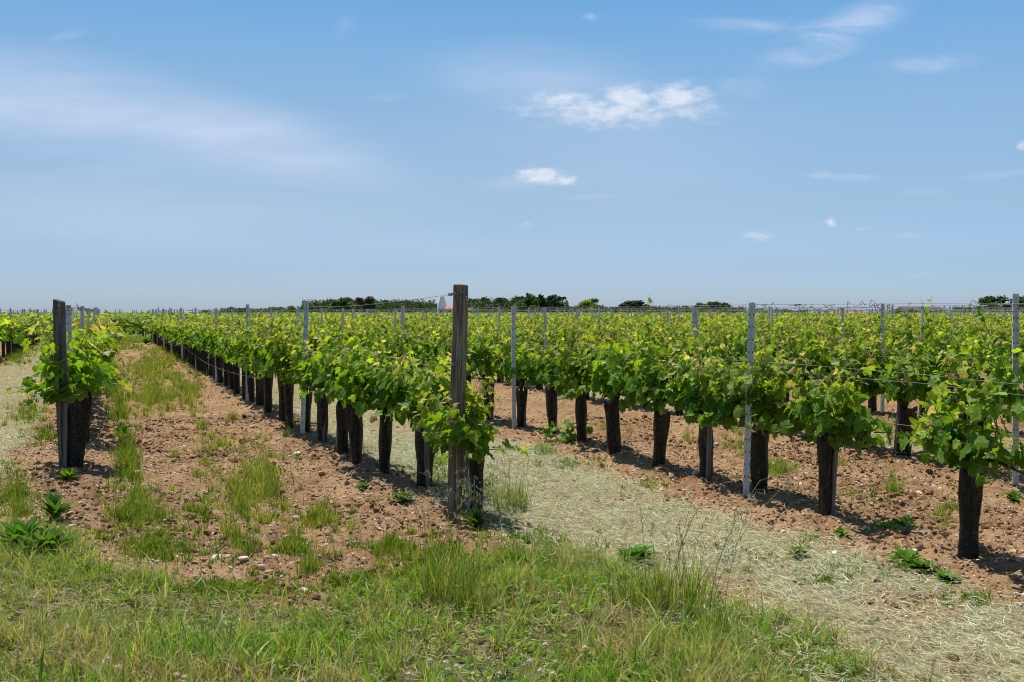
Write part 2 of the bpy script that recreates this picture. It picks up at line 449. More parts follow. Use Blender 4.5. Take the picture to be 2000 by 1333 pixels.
# verge edge (the mown headland the photographer stands on)
VX = np.array([-9, -3.6, -2.7, -2.1, -1.1, -.55, 0, .5, .9, 1.3, 1.55, 1.75, 2.3, 6])
VY = np.array([9.6, 7.2, 6.25, 6.05, 5.6, 5.95, 6.35, 6.25, 5.9, 5.25, 4.7, 4.25, 3.3, 0.5])
def zones(x, y):
    x = np.asarray(x, float); y = np.asarray(y, float)
    u_ = x * PERP[0] + y * PERP[1]; t_ = x * ROWD[0] + y * ROWD[1]
    w = (fbm(x, y, .9, 3, 5) - .5)
    w2 = (fbm(x, y, 4, 3, 9) - .5)
    uw = u_ + w * .5 + w2 * .22
    mul = np.zeros_like(x)
    allr = np.array(sorted(list(ROWS.values())))
    pairs = [('Y', 'Z', 0), ('Z', 'A', 1), ('A', 'B', 0), ('B', 'C', 1), ('C', 'D', 0), ('D', 'E', 1), ('E', 'F', 0), ('F', 'G', 1), ('G', 'H', 0), ('H', 'I', 1), ('J', 'K', 1), ('L', 'M', 1), ('N', 'O', 1)]
    for a, b, on in pairs:
        if on:
            lo, hi = ROWS[a], ROWS[b]
            l0 = .22 if a == 'B' else .45
            h0 = .52
            mul = np.maximum(mul, sstep(lo + l0 - .1, lo + l0 + .12, uw) * (1 - sstep(hi - h0 - .12, hi - h0 + .1, uw)))
    # near the headland the straw spreads under the grass
    edge = np.interp(x, VX, VY) + w * .9 + w2 * .5
    verge = 1 - sstep(-.22, .28, y - edge)
    mul = mul * sstep(2.0, 3.0, y) * (1 - .55 * sstep(.60, .72, fbm(x, y, 1.9, 3, 171)))
    farm = sstep(T_END - 1.2, T_END + .4, t_)
    # rows' own line distance
    d = np.min(np.abs(u_[..., None] - U_LIST), -1)
    return mul, verge, farm, d, u_, t_
def gh(x, y, detail=True):
    x = np.asarray(x, float); y = np.asarray(y, float)
    mul, verge, farm, d, u_, t_ = zones(x, y)
    near = 1 - sstep(25, 60, np.hypot(x, y))
    h = .065 * (np.exp(-(d / .40) ** 2) - 1) * near
    h = h + (fbm(x, y, .8, 3, 3) - .5) * .05 * near
    h = h + mul * .02
    soil = (1 - mul) * (1 - verge * .8)
    if detail:
        c = fbm(x, y, 9, 3, 21); r = np.abs(fbm(x, y, 22, 2, 31) - .5) * 2
        h = h + soil * near * ((c - .5) * .055 + sstep(.55, .8, c) * .015 + (.3 - r) * .016)
        h = h + mul * near * (fbm(x, y, 14, 3, 41) - .5) * .035
        h = h + verge * near * (fbm(x, y, 6, 3, 51) - .5) * .03
    return h
def g1(x, y): return float(gh(np.array([x]), np.array([y]), False)[0])

# ------------------------------------------------------------------ ground sheet
ys = np.concatenate([np.linspace(-12, 2.2, 16), 2.3 + np.array([0]),
                     2.4 * (34 / 2.4) ** np.linspace(.01, 1, 760), 34 * (90 / 34) ** np.linspace(.01, 1, 110)[0:], 90 * (9000 / 90) ** np.linspace(.03, 1, 36)])
ys = np.unique(ys)
ts = np.concatenate([-np.geomspace(6, .66, 14), np.linspace(-.64, .64, 700), np.geomspace(.66, 6, 14)])
YY, TT = np.meshgrid(ys, ts, indexing='ij')
XX = TT * (np.maximum(YY, 0) + 2.2)
ZZ = gh(XX, YY)
mul, verge, farm, dd, uu, tt_ = zones(XX, YY)
Vg = np.stack([XX, YY, ZZ], -1).reshape(-1, 3)
nr, nc = XX.shape
i = np.arange(nr - 1)[:, None] * nc; j = np.arange(nc - 1)[None]
Qg = np.stack([i + j, i + j + 1, i + nc + j + 1, i + nc + j], -1).reshape(-1, 4)
mb = MB(); mb.add(Vg, None, Qg, np.stack([mul, verge, farm], -1).reshape(-1, 3))
m, gr = mat('ground')
P = pos(gr); z = gr.n('ShaderNodeSeparateColor'); gr.nt.links.new(attr(gr), z.inputs[0])
n1 = gr.noise(P, 1.1, 4, .6); n2 = gr.noise(P, 11, 8, .7); n3 = gr.noise(P, 90, 4, .7); n4 = gr.noise(P, 5, 5, .6)
soil = gr.ramp(n2, [(.28, (.10, .052, .024)), (.48, (.235, .134, .064)), (.75, (.36, .23, .12))])
soil = gr.mix(gr.mr(gr.noise(P, .45, 5, .65), .5, .68, 0, .45), soil, (.17, .10, .055))
soil = gr.mix(gr.mr(n1, .4, .7, 0, .6), soil, (.40, .265, .145))
soil = gr.mix(gr.mr(n3, .60, .72, 0, .75), soil, (.52, .40, .28))
soil = gr.mix(gr.mr(n3, .40, .28, 0, .6), soil, (.11, .06, .035))
straw = gr.ramp(n3, [(.3, (.09, .065, .035)), (.5, (.22, .18, .09)), (.7, (.44, .40, .22))])
straw = gr.mix(gr.mr(n4, .5, .7, 0, .6), straw, (.30, .33, .14))
vg = gr.ramp(n3, [(.3, (.04, .036, .014)), (.5, (.10, .085, .035)), (.7, (.26, .20, .10))])
vg = gr.mix(gr.mr(n4, .42, .6), vg, (.06, .09, .02))
fm = gr.ramp(n4, [(.3, (.09, .12, .03)), (.6, (.16, .18, .06)), (.75, (.30, .22, .12))])
c = gr.mix(z.outputs[0], soil, straw); c = gr.mix(z.outputs[1], c, vg); c = gr.mix(z.outputs[2], c, fm)
M_GROUND = m
finish(gr, principled(gr, c, .95, 0, .1, bump(gr, gr.m('ADD', n3, gr.m('MULTIPLY', n2, 1.5)), .8, .012)))
ground = mb.build('ground', M_GROUND, kind='structure')

# ------------------------------------------------------------------ leaf templates
def leaf_template(cup, fold, droop, lod=0, seed=0):
    r_ = np.random.default_rng(seed)
    if lod == 0:
        half = [(.05, -.02), (.17, -.17), (.33, -.17), (.45, -.02), (.40, .10), (.55, .22), (.57, .40), (.47, .50), (.34, .50), (.33, .66), (.20, .82), (.10, .86)]
    elif lod == 1:
        half = [(.22, -.16), (.47, .02), (.56, .36), (.33, .55), (.16, .84)]
    else:
        half = [(.48, .1), (.40, .62)]
    right = [(a, b) for a, b in half]
    left = [(-a, b) for a, b in reversed(half)]
    out = right + [(0, 1.0)] + left
    if lod < 2: out = out + [(0, .06)]
    else: out = out + [(0, -.1)]
    pts = [(0, .34)] + [(a + r_.normal() * .02, b + r_.normal() * .02) for a, b in out]
    pts = np.array(pts)
    zc = -cup * (pts[:, 0] ** 2) * 1.6 + fold * np.abs(pts[:, 0]) - droop * np.clip(pts[:, 1], 0, 1) ** 2 + r_.normal(size=len(pts)) * (.035 if lod < 2 else 0)
    zc[0] = 0.0
    n = len(out)
    tr = [[0, 1 + k, 1 + (k + 1) % n] for k in range(n)]
    v_ = np.column_stack([pts, zc]); v_[:, 1] -= .05
    return v_, np.array(tr)
TMPL = {l: [leaf_template(a, b, c_, l, s) for s, (a, b, c_) in enumerate([(.5, .12, .25), (.2, .3, .1), (.9, .05, .4), (-.3, .2, .15)])] for l in (0, 1, 2)}

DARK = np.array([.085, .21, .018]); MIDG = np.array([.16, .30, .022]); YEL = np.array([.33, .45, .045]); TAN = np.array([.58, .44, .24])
def stamp_leaves(mb, P_, Nn, Dd, S_, C_, lod, r_):
    P_ = np.asarray(P_); Nn = unit(Nn); Dd = np.asarray(Dd)
    Dd = unit(Dd - Nn * (Dd * Nn).sum(1, keepdims=True)); X = np.cross(Dd, Nn)
    k = r_.integers(0, 4, len(P_))
    for a in range(4):
        s = k == a
        if s.any():
            tv, tt = TMPL[lod][a]
            stamp(mb, tv, tt, P_[s], X[s], Dd[s], Nn[s], S_[s], C_[s])

def vine_foliage(seed, lod=0, nshoot=15, tall=0, low=1.0, w=1.0, top=1.0):
    """leaves and shoots of one vine; x along the row, z up"""
    r_ = np.random.default_rng(seed)
    fol, sh = MB(), MB()
    P_, N_, D_, S_, C_ = [], [], [], [], []
    for k in range(nshoot + tall):
        istall = k >= nshoot
        bx = float(np.clip(r_.normal() * .29, -.52, .52)); by = r_.normal() * .03
        sgn = r_.choice([-1, 1])
        droop = (r_.random() < .22) and not istall
        L = r_.uniform(.42, .68) * top
        if istall: L = r_.uniform(.88, 1.12)
        if droop: L = r_.uniform(.22, .42)
        lean = abs(r_.normal()) * .26 * sgn + .08 * sgn
        if istall: lean *= .35
        lx = r_.normal() * .26
        d0 = np.array([lx, lean, 1.0])
        if droop: d0 = np.array([lx * 1.4, sgn * r_.uniform(.6, 1.1), r_.uniform(-.35, .35)])
        d0 = d0 / np.linalg.norm(d0)
        n = 9
        tt = np.linspace(0, 1, n)
        curve = np.array([r_.normal() * .10, sgn * r_.uniform(.0, .22), -r_.uniform(.02, .12)]) * L
        if istall: curve *= .5
        path = np.array([bx, by, .70 + r_.normal() * .03 - .06 * (abs(bx) > .3)]) + d0 * L * tt[:, None] + curve * (tt[:, None] ** 2)
        if lod < 2 or istall:
            tube(sh, path, np.linspace(.0048, .0016, n), 4 if lod == 0 else 3, np.outer(1 - tt, [.10, .055, .02]) + np.outer(tt, [.22, .22, .05]), cap=False)
        nl = int(L / (.052 if lod == 0 else .062 if lod == 1 else .10))
        for i_ in range(nl):
            t = (i_ + r_.random() * .6) / nl
            if istall and r_.random() < .15: continue
            p = np.array([np.interp(t, tt, path[:, a]) for a in range(3)])
            side = 1 if i_ % 2 else -1
            out = np.array([side * r_.uniform(.3, 1) + r_.normal() * .3, sgn * r_.uniform(-.25, 1) + r_.normal() * .25, r_.uniform(-.1, .5)])
            out /= np.linalg.norm(out)
            pl = r_.uniform(.035, .095) * (1 - .5 * t)
            if istall: pl *= .5
            q = p + out * pl
            up = np.array([r_.normal() * .5, r_.normal() * .35 + np.sign(q[1] + by) * .55, r_.uniform(.25, 1.1)])
            dn = out + np.array([r_.normal() * .4, r_.normal() * .3, -r_.uniform(.2, 1.3)])
            s = (.122 - .076 * t ** 1.4) * r_.uniform(.6, 1.4)
            if istall: s = .088 * (1 - .55 * t ** 2) * r_.uniform(.7, 1.2)
            if lod == 2: s *= 1.55
            if lod == 1: s *= 1.06
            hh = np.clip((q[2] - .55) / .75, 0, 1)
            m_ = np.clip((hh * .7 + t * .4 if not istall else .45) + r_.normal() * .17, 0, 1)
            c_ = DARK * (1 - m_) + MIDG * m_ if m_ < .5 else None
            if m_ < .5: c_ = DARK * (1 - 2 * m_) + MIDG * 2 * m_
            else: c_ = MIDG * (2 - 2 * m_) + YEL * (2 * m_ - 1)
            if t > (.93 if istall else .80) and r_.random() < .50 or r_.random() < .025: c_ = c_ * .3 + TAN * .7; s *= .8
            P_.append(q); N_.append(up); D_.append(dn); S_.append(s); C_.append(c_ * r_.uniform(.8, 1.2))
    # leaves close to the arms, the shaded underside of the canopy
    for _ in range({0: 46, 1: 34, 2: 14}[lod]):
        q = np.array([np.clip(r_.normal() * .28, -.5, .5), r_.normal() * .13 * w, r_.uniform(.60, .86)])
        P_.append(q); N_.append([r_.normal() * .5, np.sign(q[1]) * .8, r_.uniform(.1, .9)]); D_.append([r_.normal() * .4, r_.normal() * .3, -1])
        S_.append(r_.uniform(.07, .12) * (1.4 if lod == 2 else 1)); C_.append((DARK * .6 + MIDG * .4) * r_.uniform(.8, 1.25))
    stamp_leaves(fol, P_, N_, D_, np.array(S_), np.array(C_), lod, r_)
    return fol.mesh('foliage', lod == 0), (sh.mesh('shoots') if sh.n else None)

def vine_trunk(seed, h=.64, lean=0, thick=1.0, lod=0):
    r_ = np.random.default_rng(seed + 900)
    mb = MB()
    n = 12 if lod == 0 else 6
    t = np.linspace(0, 1, n)
    ph = r_.uniform(0, 6, 2)
    base = np.array([r_.normal() * .02 - lean, r_.normal() * .02, -.06])
    P_ = np.stack([base[0] + lean * t + .025 * np.sin(t * 5 + ph[0]) * (1 - t), base[1] * (1 - t) + .02 * np.sin(t * 6 + ph[1]) * (1 - t), -.06 + t * (h + .03)], 1)
    rr = (.030 + .008 * np.cos(t * 9 + ph[0]) + .010 * (t > .85) + .008 * (t < .12)) * thick
    tube(mb, P_, rr, 9 if lod == 0 else 5)
    for s in (-1, 1):
        L = r_.uniform(.35, .5)
        tt = np.linspace(0, 1, 6)
        A = P_[-1] + np.stack([s * L * tt, .02 * np.sin(tt * 6 + ph[1]), .05 * np.sin(tt * 3) - .012 * tt], 1)
        tube(mb, A, np.linspace(.019, .0075, 6) * thick, 7 if lod == 0 else 4)
    V = None
    return mb.mesh('trunk')

def vine_sleeve(seed, lod=0):
    r_ = np.random.default_rng(seed + 500)
    mb = MB()
    H = r_.uniform(.52, .64); w0 = r_.uniform(.046, .066); w1 = r_.uniform(.064, .092); ns = 20 if lod == 0 else 8; nz = 14 if lod == 0 else 4
    lx, ly = r_.normal() * .03, r_.normal() * .02
    th = np.linspace(0, 2 * math.pi, ns, endpoint=False)
    ph = r_.uniform(0, 6, 3)
    V = []
    for a in range(nz):
        t = a / (nz - 1)
        w = w0 + (w1 - w0) * t + .005 * math.sin(t * 9 + ph[0]); d = .050 + .012 * t
        rad = 1 + .30 * np.exp(-(((th - ph[0]) % (2 * math.pi) - math.pi) / .28) ** 2) + .10 * np.cos(2 * th + ph[1]) + .08 * np.cos(5 * th + ph[2] + t) + .035 * np.sin(9 * th + 3 * t)
        zt = t * H - .04 + (.018 * np.sin(2 * th + ph[0]) if a == nz - 1 else 0)
        V.append(np.stack([lx * t + w * .95 * np.cos(th) * rad, ly * t + w * .9 * np.sin(th) * rad, zt + 0 * th], 1))
    V = np.concatenate(V)
    i = np.arange(nz - 1)[:, None] * ns; j = np.arange(ns)[None]; k = (j + 1) % ns
    mb.add(V, None, np.stack([i + j, i + k, i + ns + k, i + ns + j], -1).reshape(-1, 4))
    return mb.mesh('sleeve')

def vine_stake(seed):
    r_ = np.random.default_rng(seed + 77)
    mb = MB()
    H = r_.uniform(.62, .78); x0 = r_.choice([-1, 1]) * .06; y0 = r_.normal() * .02
    M = Matrix.Translation((x0, y0, 0)) @ Matrix.Rotation(r_.normal() * .04, 4, 'Y') @ Matrix.Rotation(r_.normal() * .04, 4, 'X')
    prof = .019
    boxm(mb, (-prof, -.015, -.1), (prof, .015, H), M)
    return mb.mesh('stake', False)

def bark_gnarled(seed):  # an unsleeved old vine leaning over
    return vine_trunk(seed, .66, .16, 1.9, 0)

NEAR = []
for s in range(18):
    f, sh = vine_foliage(100 + s, 0, nshoot=int(rng.integers(19, 24)), tall=1 if s % 6 == 0 else 0, top=rng.uniform(.92, 1.12))
    NEAR.append((f, sh, vine_trunk(s), vine_sleeve(s), vine_stake(s)))
MID = []
for s in range(8):
    f, sh = vine_foliage(300 + s, 1, nshoot=23, tall=1 if s % 4 == 0 else 0)
    MID.append((f, sh, vine_trunk(40 + s, lod=1), vine_sleeve(40 + s, 1), vine_stake(40 + s)))
FAR = []
for s in range(6):
    f, sh = vine_foliage(500 + s, 2, nshoot=24)
    FAR.append((f, None, vine_trunk(60 + s, lod=1), vine_sleeve(60 + s, 1), None))
TALL = [vine_foliage(700 + s, 0, nshoot=17, tall=3 + s % 2) for s in range(3)]
GNARL = [bark_gnarled(81), bark_gnarled(83)]

ORD = ['zeroth', 'first', 'second', 'third', 'fourth', 'fifth', 'sixth', 'seventh', 'eighth', 'ninth', 'tenth', 'eleventh', 'twelfth', 'thirteenth', 'fourteenth',
       'fifteenth', 'sixteenth', 'seventeenth', 'eighteenth', 'nineteenth', 'twentieth']
TENS = {2: 'twenty', 3: 'thirty', 4: 'forty', 5: 'fifty'}
def ordinal(n):
    if n <= 20: return ORD[n]
    if n % 10 == 0: return {3: 'thirtieth', 4: 'fortieth', 5: 'fiftieth'}[n // 10]
    return TENS[n // 10] + '-' + ORD[n % 10]
ROWNAME = {'A': 'row headed by the left wooden post', 'B': 'row headed by the tall central wooden post', 'C': 'nearest row right of the central wooden post',
           'Z': 'row at the left picture edge', 'Y': 'second row in from the left picture edge', 'W1': 'third row beyond the left picture edge'}
for i, k in enumerate('DEFGHIJKLMNOPQRSTUVWX'): ROWNAME[k] = ordinal(i + 2) + ' row right of the central wooden post'

def inview(x, y, m=1.03, pad=.6):
    return y > 1.5 and abs(x) < .5 * y * m + pad

# vine positions along each row
PIXU = {}
def tlist(key, pix):
    o = []
    for a, b in pix:
        u_, t_ = ut(*gp(a, b)); PIXU[(key, round(t_, 6))] = u_; o.append(t_)
    return o
START = {'B': tlist('B', [(915, 962), (828, 948), (750, 925), (697, 908), (669, 888), (630, 864), (598, 848), (565, 838)]),
         'C': tlist('C', [(1890, 1085), (1613, 1000), (1485, 962), (1380, 935), (1286, 910), (1203, 888), (1137, 866), (1080, 845), (1018, 832)]),
         'D': tlist('D', [(2050, 960), (1890, 915), (1765, 890), (1662, 872), (1582, 858)]),
         'A': tlist('A', [(140, 903), (160, 860)])}
vines = []
for key, u0 in ROWS.items():
    if key in START:
        tl = list(START[key]); t = tl[-1] + 1.0
    else:
        tl = []; t = 3.0 + rng.uniform(0, 1)
    if key == 'C': tl.insert(0, tl[0] - 1.1)
    while t < T_END:
        tl.append(t + rng.normal() * .06); t += 1.03
    cnt = 0
    for t in tl:
        x, y = xy(PIXU.get((key, round(t, 6)), u0 + rng.normal() * .025), t)
        if key == 'Z' and t < 26: continue
        if key in ('Y', 'W1') and t < 30: continue
        vis = inview(x, y)
        if not vis and not inview(x, y, 1.25, 2.5): continue
        if key not in START and rng.random() < .03: continue
        vines.append([y, key, t, x, vis])
vines.sort()
single, rest = [], []
for v_ in vines:
    if v_[4] and len(single) < 296: single.append(v_)
    else: rest.append(v_)
Y_CUT = max(v_[0] for v_ in single)
counts = {}
tallset = {('D', 1), ('D', 2), ('D', 3), ('E', 3)}
for n_, (y, key, t, x, vis) in enumerate(single):
    counts[key] = counts.get(key, 0) + 1
    c = counts[key]
    r_ = np.random.default_rng(n_ + 4000)
    z0 = g1(x, y)
    if y < 17: pool = NEAR
    elif y < 30: pool = MID
    else: pool = FAR
    f, sh, tr, sl, stk_ = pool[int(r_.integers(len(pool))) if key != 'A' else 1 + int(r_.integers(3))]
    look = 'bushy green grapevine'
    if (key, c) in tallset:
        f, sh = TALL[c % 3]; look = 'grapevine with tall stray shoots'
    if key == 'B' and c == 1:
        lab = 'grapevine wrapped around the foot of the tall central wooden post'
    elif key == 'A' and c == 1:
        lab = 'grapevine in a wide black sleeve behind the left wooden post'
    elif key in ('A', 'B'):
        lab = '%s, %s back from the wooden post, in the %s' % (look, ordinal(c), 'left row' if key == 'A' else 'central row')
    else:
        lab = '%s, %s from near end, %s' % ('bushy grapevine' if look[0] == 'b' else 'grapevine with tall shoots', ordinal(c), ROWNAME[key])
    root = empty('grapevine', (x, y, z0), ROW_ANG + (math.pi if r_.random() < .5 else 0) + r_.normal() * .06, label=lab, cat='grapevine', group='grapevines on the wire trellis')
    sc = r_.uniform(.93, 1.06)
    sx = 1.0
    root.scale = (1, r_.uniform(.9, 1.12), sc * (1.0 if y < 11 else 1.06))
    if key == 'B' and c == 1:
        root.scale = (.74, .9, .84)
        q_ = gp(890, 1000); root.location = (q_[0] + .15, q_[1] + .04, z0)
    if key == 'A': root.scale = (1, 1.15, 1.10)
    if key == 'A' and c <= 2: root.scale = (1.0, 1.35, 1.15)
    gn = (key == 'D' and c == 4) 
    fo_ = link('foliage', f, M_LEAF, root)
    if key == 'B' and c == 1:
        q_ = Matrix.Rotation(-root.rotation_euler.z, 3, 'Z') @ Vector((-.13, -.02, 0)); fo_.location = q_; root_sh = q_
    if sh is not None and y < 24:
        so_ = link('shoots', sh, M_SHOOT, root); so_.location = fo_.location
    link('trunk', GNARL[0] if gn else tr, M_BARK, root)
    if not gn and not (key == 'A' and c == 1) and (y < 26 or key in 'ABZC'): link('sleeve', sl, M_NET, root)
    if stk_ is not None and not gn and r_.random() < .38 and y < 20: link('stake', stk_, M_STAKE, root)

# the rest of the block, too many to count: one mass
def mass_leaves(mb, cx, cy, ang, n, r_, size=.16, ztop=1.32, zlo=.55, L=.55, W=.17):
    """n leaves each around the centres (arrays)"""
    N = len(cx) * n
    a = r_.uniform(-L, L, N); b = r_.normal(size=N) * W; zz = zlo + (ztop - zlo) * r_.random(N) ** .8
    zz += (r_.random(N) < .05) * .12
    X = np.repeat(cx, n) + a * math.cos(ang) - b * math.sin(ang); Y = np.repeat(cy, n) + a * math.sin(ang) + b * math.cos(ang)
    P_ = np.stack([X, Y, zz], 1)
    Nn = r_.normal(size=(N, 3)) * .5 + np.array([0, -.15, .75]); Dd = r_.normal(size=(N, 3)) * .5 + np.array([0, -.2, -.8])
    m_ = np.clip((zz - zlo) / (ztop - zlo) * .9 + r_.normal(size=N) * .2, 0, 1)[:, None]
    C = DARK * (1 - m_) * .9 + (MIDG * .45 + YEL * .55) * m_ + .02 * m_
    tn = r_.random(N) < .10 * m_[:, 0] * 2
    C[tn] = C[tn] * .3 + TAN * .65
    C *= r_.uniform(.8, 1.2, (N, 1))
    S = size * r_.uniform(.7, 1.3, N) if np.isscalar(size) else np.repeat(size, n) * r_.uniform(.7, 1.3, N)
    stamp_leaves(mb, P_, Nn, Dd, S, C, 2, r_)
mbf = MB(); mbt = MB()
rx = np.array([v_[3] for v_ in rest]); ry = np.array([v_[0] for v_ in rest])
r2 = np.random.default_rng(77)
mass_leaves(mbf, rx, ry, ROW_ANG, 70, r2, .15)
# crossing block beyond the end of the rows (its rows run the other way)
cross = []
t = T_END + 5.5
k = 0
while t < 420:
    u_ = np.arange(-190, 330, 1.05 if t < 110 else 2.1 if t < 200 else 4.2)
    X = u_ * PERP[0] + t * ROWD[0]; Y = u_ * PERP[1] + t * ROWD[1]
    s = (Y > 40) & (np.abs(X) < .56 * Y + 6)
    cross.append((k, t, X[s], Y[s])); t += 2.6 if t < 140 else 6.0; k += 1
for k, t, X, Y in cross:
    near_ = t < 110
    wide = .55 if near_ else 1.1 if t < 200 else 2.2
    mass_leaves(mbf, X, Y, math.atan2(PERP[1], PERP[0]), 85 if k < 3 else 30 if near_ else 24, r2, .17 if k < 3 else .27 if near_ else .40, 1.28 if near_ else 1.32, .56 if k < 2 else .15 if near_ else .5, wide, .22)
M_LEAF2 = M_LEAF
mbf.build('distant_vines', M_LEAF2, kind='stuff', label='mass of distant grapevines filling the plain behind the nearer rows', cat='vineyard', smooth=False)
for k, t, X, Y in cross[:3]:
    for a, b in zip(X, Y):
        if a > 40: continue
        q = np.array([[a, b, -.03], [a + r2.normal() * .05, b, .35], [a + r2.normal() * .06, b, .72]])
        tube(mbt, q, [.035, .028, .022], 5, cap=False)
        d_ = PERP * r2.uniform(.45, .6)
        tube(mbt, [[a - d_[0], b - d_[1], .70 + r2.normal() * .04], [a, b, .72], [a + d_[0], b + d_[1], .72 + r2.normal() * .04]], .02, 4, cap=False)
for v_ in rest:
    if v_[1] in ('Z', 'Y', 'A', 'B', 'C', 'D', 'W1'):
        a, b = v_[3], v_[0]
        tube(mbt, [[a, b, -.03], [a, b, .3], [a, b, .64]], [.065, .07, .085], 7, cap=False)
mbt.build('distant_vine_trunks', M_BARK, kind='stuff', label='dark trunks of the distant grapevines behind the rows', cat='vineyard')

# ------------------------------------------------------------------ metal posts
def steel_post(lod, H=1.0, seed=0):
    r_ = np.random.default_rng(seed)
    mb = MB()
    w, d, lip, t = .0245, .030, .009, .003
    if lod == 0:
        # lipped channel, thin walls, height 1 (scaled), with folded hook tabs and punched slots
        prof = [(-w + lip, -d / 2), (-w, -d / 2), (-w, d / 2), (-.008, d / 2), (-.004, d / 2 - .006), (.004, d / 2 - .006), (.008, d / 2), (w, d / 2), (w, -d / 2), (w - lip, -d / 2)]
        inner = [(-w + lip, -d / 2 + t), (-w + t, -d / 2 + t), (-w + t, d / 2 - t), (-.009, d / 2 - t), (-.005, d / 2 - .006 - t), (.005, d / 2 - .006 - t), (.009, d / 2 - t), (w - t, d / 2 - t), (w - t, -d / 2 + t), (w - lip, -d / 2 + t)]
        loop = prof + inner[::-1]; n = len(loop)
        V = [(x, -y, z) for z in (-.12, H) for x, y in loop]
        q = [[i, (i + 1) % n, n + (i + 1) % n, n + i] for i in range(n)]
        m = len(prof)
        for i in range(m - 1): q.append([n + i, n + i + 1, n + n - 2 - i, n + n - 1 - i])
        mb.add(V, None, q)
        for k in range(15):
            z = H - .05 - k * .105
            if z < .05: break
            for s in (-1, 1):
                boxm(mb, (s * w - .004, -.012, z - .012), (s * w + .004, .004, z + .010), Matrix.Identity(4))
    else:
        V = [(x * 1, -y, z) for z in (-.1, H) for x, y in [(-w, -d / 2), (w, -d / 2), (w, d / 2), (-w, d / 2)]]
        mb.add(V, None, [[0, 1, 5, 4], [1, 2, 6, 5], [2, 3, 7, 6], [3, 0, 4, 7], [4, 5, 6, 7]])
    return mb.mesh('metal_post', False)
SLOT = MB()
for k in range(14):
    z = 1.52 - k * .105
    for s in (-1, 1): boxm(SLOT, (s * .0155 - .0035, -.0172, z - .008), (s * .0155 + .0035, -.0148, z + .008))
SLOT = SLOT.mesh('slots', False)
m, gr = mat('slot_shadow'); M_SLOT = m; finish(gr, principled(gr, (.03, .03, .03), .9))
PM = {0: steel_post(0, 1.62), 1: steel_post(1, 1.62)}
postpix = {'B': [(589, 852), (488, 783)], 'C': [(1460, 962), (1013, 832)], 'D': [(1985, 940), (1370, 823)], 'E': [(1738, 820)],
           'A': [(137, 0), ]}
posts = []
def postrow(key, ts):
    for t in ts: posts.append((key, t))
tb = [ut(*gp(589, 852))[1]]
first = {'B': ut(*gp(589, 852))[1], 'C': ut(*gp(1460, 965))[1], 'D': ut(*gp(1985, 940))[1], 'E': ut(*gp(1738, 812))[1] - 10.4}
YA = 10.9
tA = YA / ROWD[1] * 1.0
first['A'] = ROWS['A'] * 0 + (11.0 - ROWS['A'] * PERP[1]) / ROWD[1]
for key, u0 in ROWS.items():
    if key in first: t0 = first[key]
    elif key == 'Z': t0 = (31.6 - u0 * PERP[1]) / ROWD[1]
    else: t0 = 3.0 + rng.uniform(0, 5.2)
    t = t0
    while t < T_END + .5:
        posts.append((key, t)); t += 5.22 if key != 'A' else 5.0
plist = []
POSTU = {'B': ut(*gp(590, 852))[0], 'C': ut(*gp(1457, 965))[0], 'D': ut(*gp(1984, 940))[0]}
for key, t in posts:
    u0 = POSTU.get(key, ROWS[key])
    x, y = xy(u0 + rng.normal() * .012, t)
    if inview(x, y, 1.02, .3) and y > 2: plist.append((y, key, t, x))
plist.sort()
pc = {}
for n_, (y, key, t, x) in enumerate(plist):
    pc[key] = pc.get(key, 0) + 1
    lab = 'steel post, %s from near end, %s' % (ordinal(pc[key]), ROWNAME[key])
    r_ = np.random.default_rng(n_ + 60)
    o = link('metal_post', PM[0 if y < 20 else 1], M_STEEL, label=lab, cat='post', group='galvanised steel trellis posts')
    o.location = (x, y, g1(x, y))
    H = .99 + r_.normal() * .012
    if key == 'D' and pc[key] == 1: H = 1.045
    if y > 26: H *= 1.03
    o.scale = (1, 1, H)
    lx, ly = r_.normal() * .014, r_.normal() * .012
    if key == 'C' and pc[key] == 1: lx, ly = .025, 0
    if key == 'D' and pc[key] == 2: lx = -.045
    if key == 'A': lx = [0, -.01, .0, .03, .05][min(pc[key], 4)]
    o.rotation_euler = (ly, lx, r_.normal() * .25 + (0 if key != 'A' else .3))
    if y < 14: link('slots', SLOT, M_SLOT, o)
# posts beyond: individual until the total nears 290, then a mass
tot = len(plist)
cand = []
for k, t, X, Y in cross:
    if t > 130: break
    step = 5 
    off = int(r2.integers(0, step))
    for a in range(off, len(X), step):
        if inview(X[a], Y[a], 1.0, 0): cand.append((Y[a], X[a], k))
cand.sort()
nind = max(0, 285 - tot)
mbp = MB()
crown_i = {}
for i_, (Y, X, k) in enumerate(cand):
    H = 1.72 + r2.normal() * .05
    if i_ < nind:
        o = link('metal_post', PM[1], M_STEEL, label='thin grey post standing among the far crosswise vine rows on the horizon', cat='post', group='far posts of the crosswise rows')
        o.location = (X, Y, 0); o.scale = (1.1, 1.1, H / 1.62); o.rotation_euler = (r2.normal() * .02, r2.normal() * .03, r2.normal() * .3)
    else:
        boxm(mbp, (X - .04, Y - .03, 0), (X + .04, Y + .03, H))
if mbp.n: mbp.build('distant_posts', M_STEEL, kind='stuff', label='many thin grey posts among the furthest vine rows', cat='post', smooth=False)

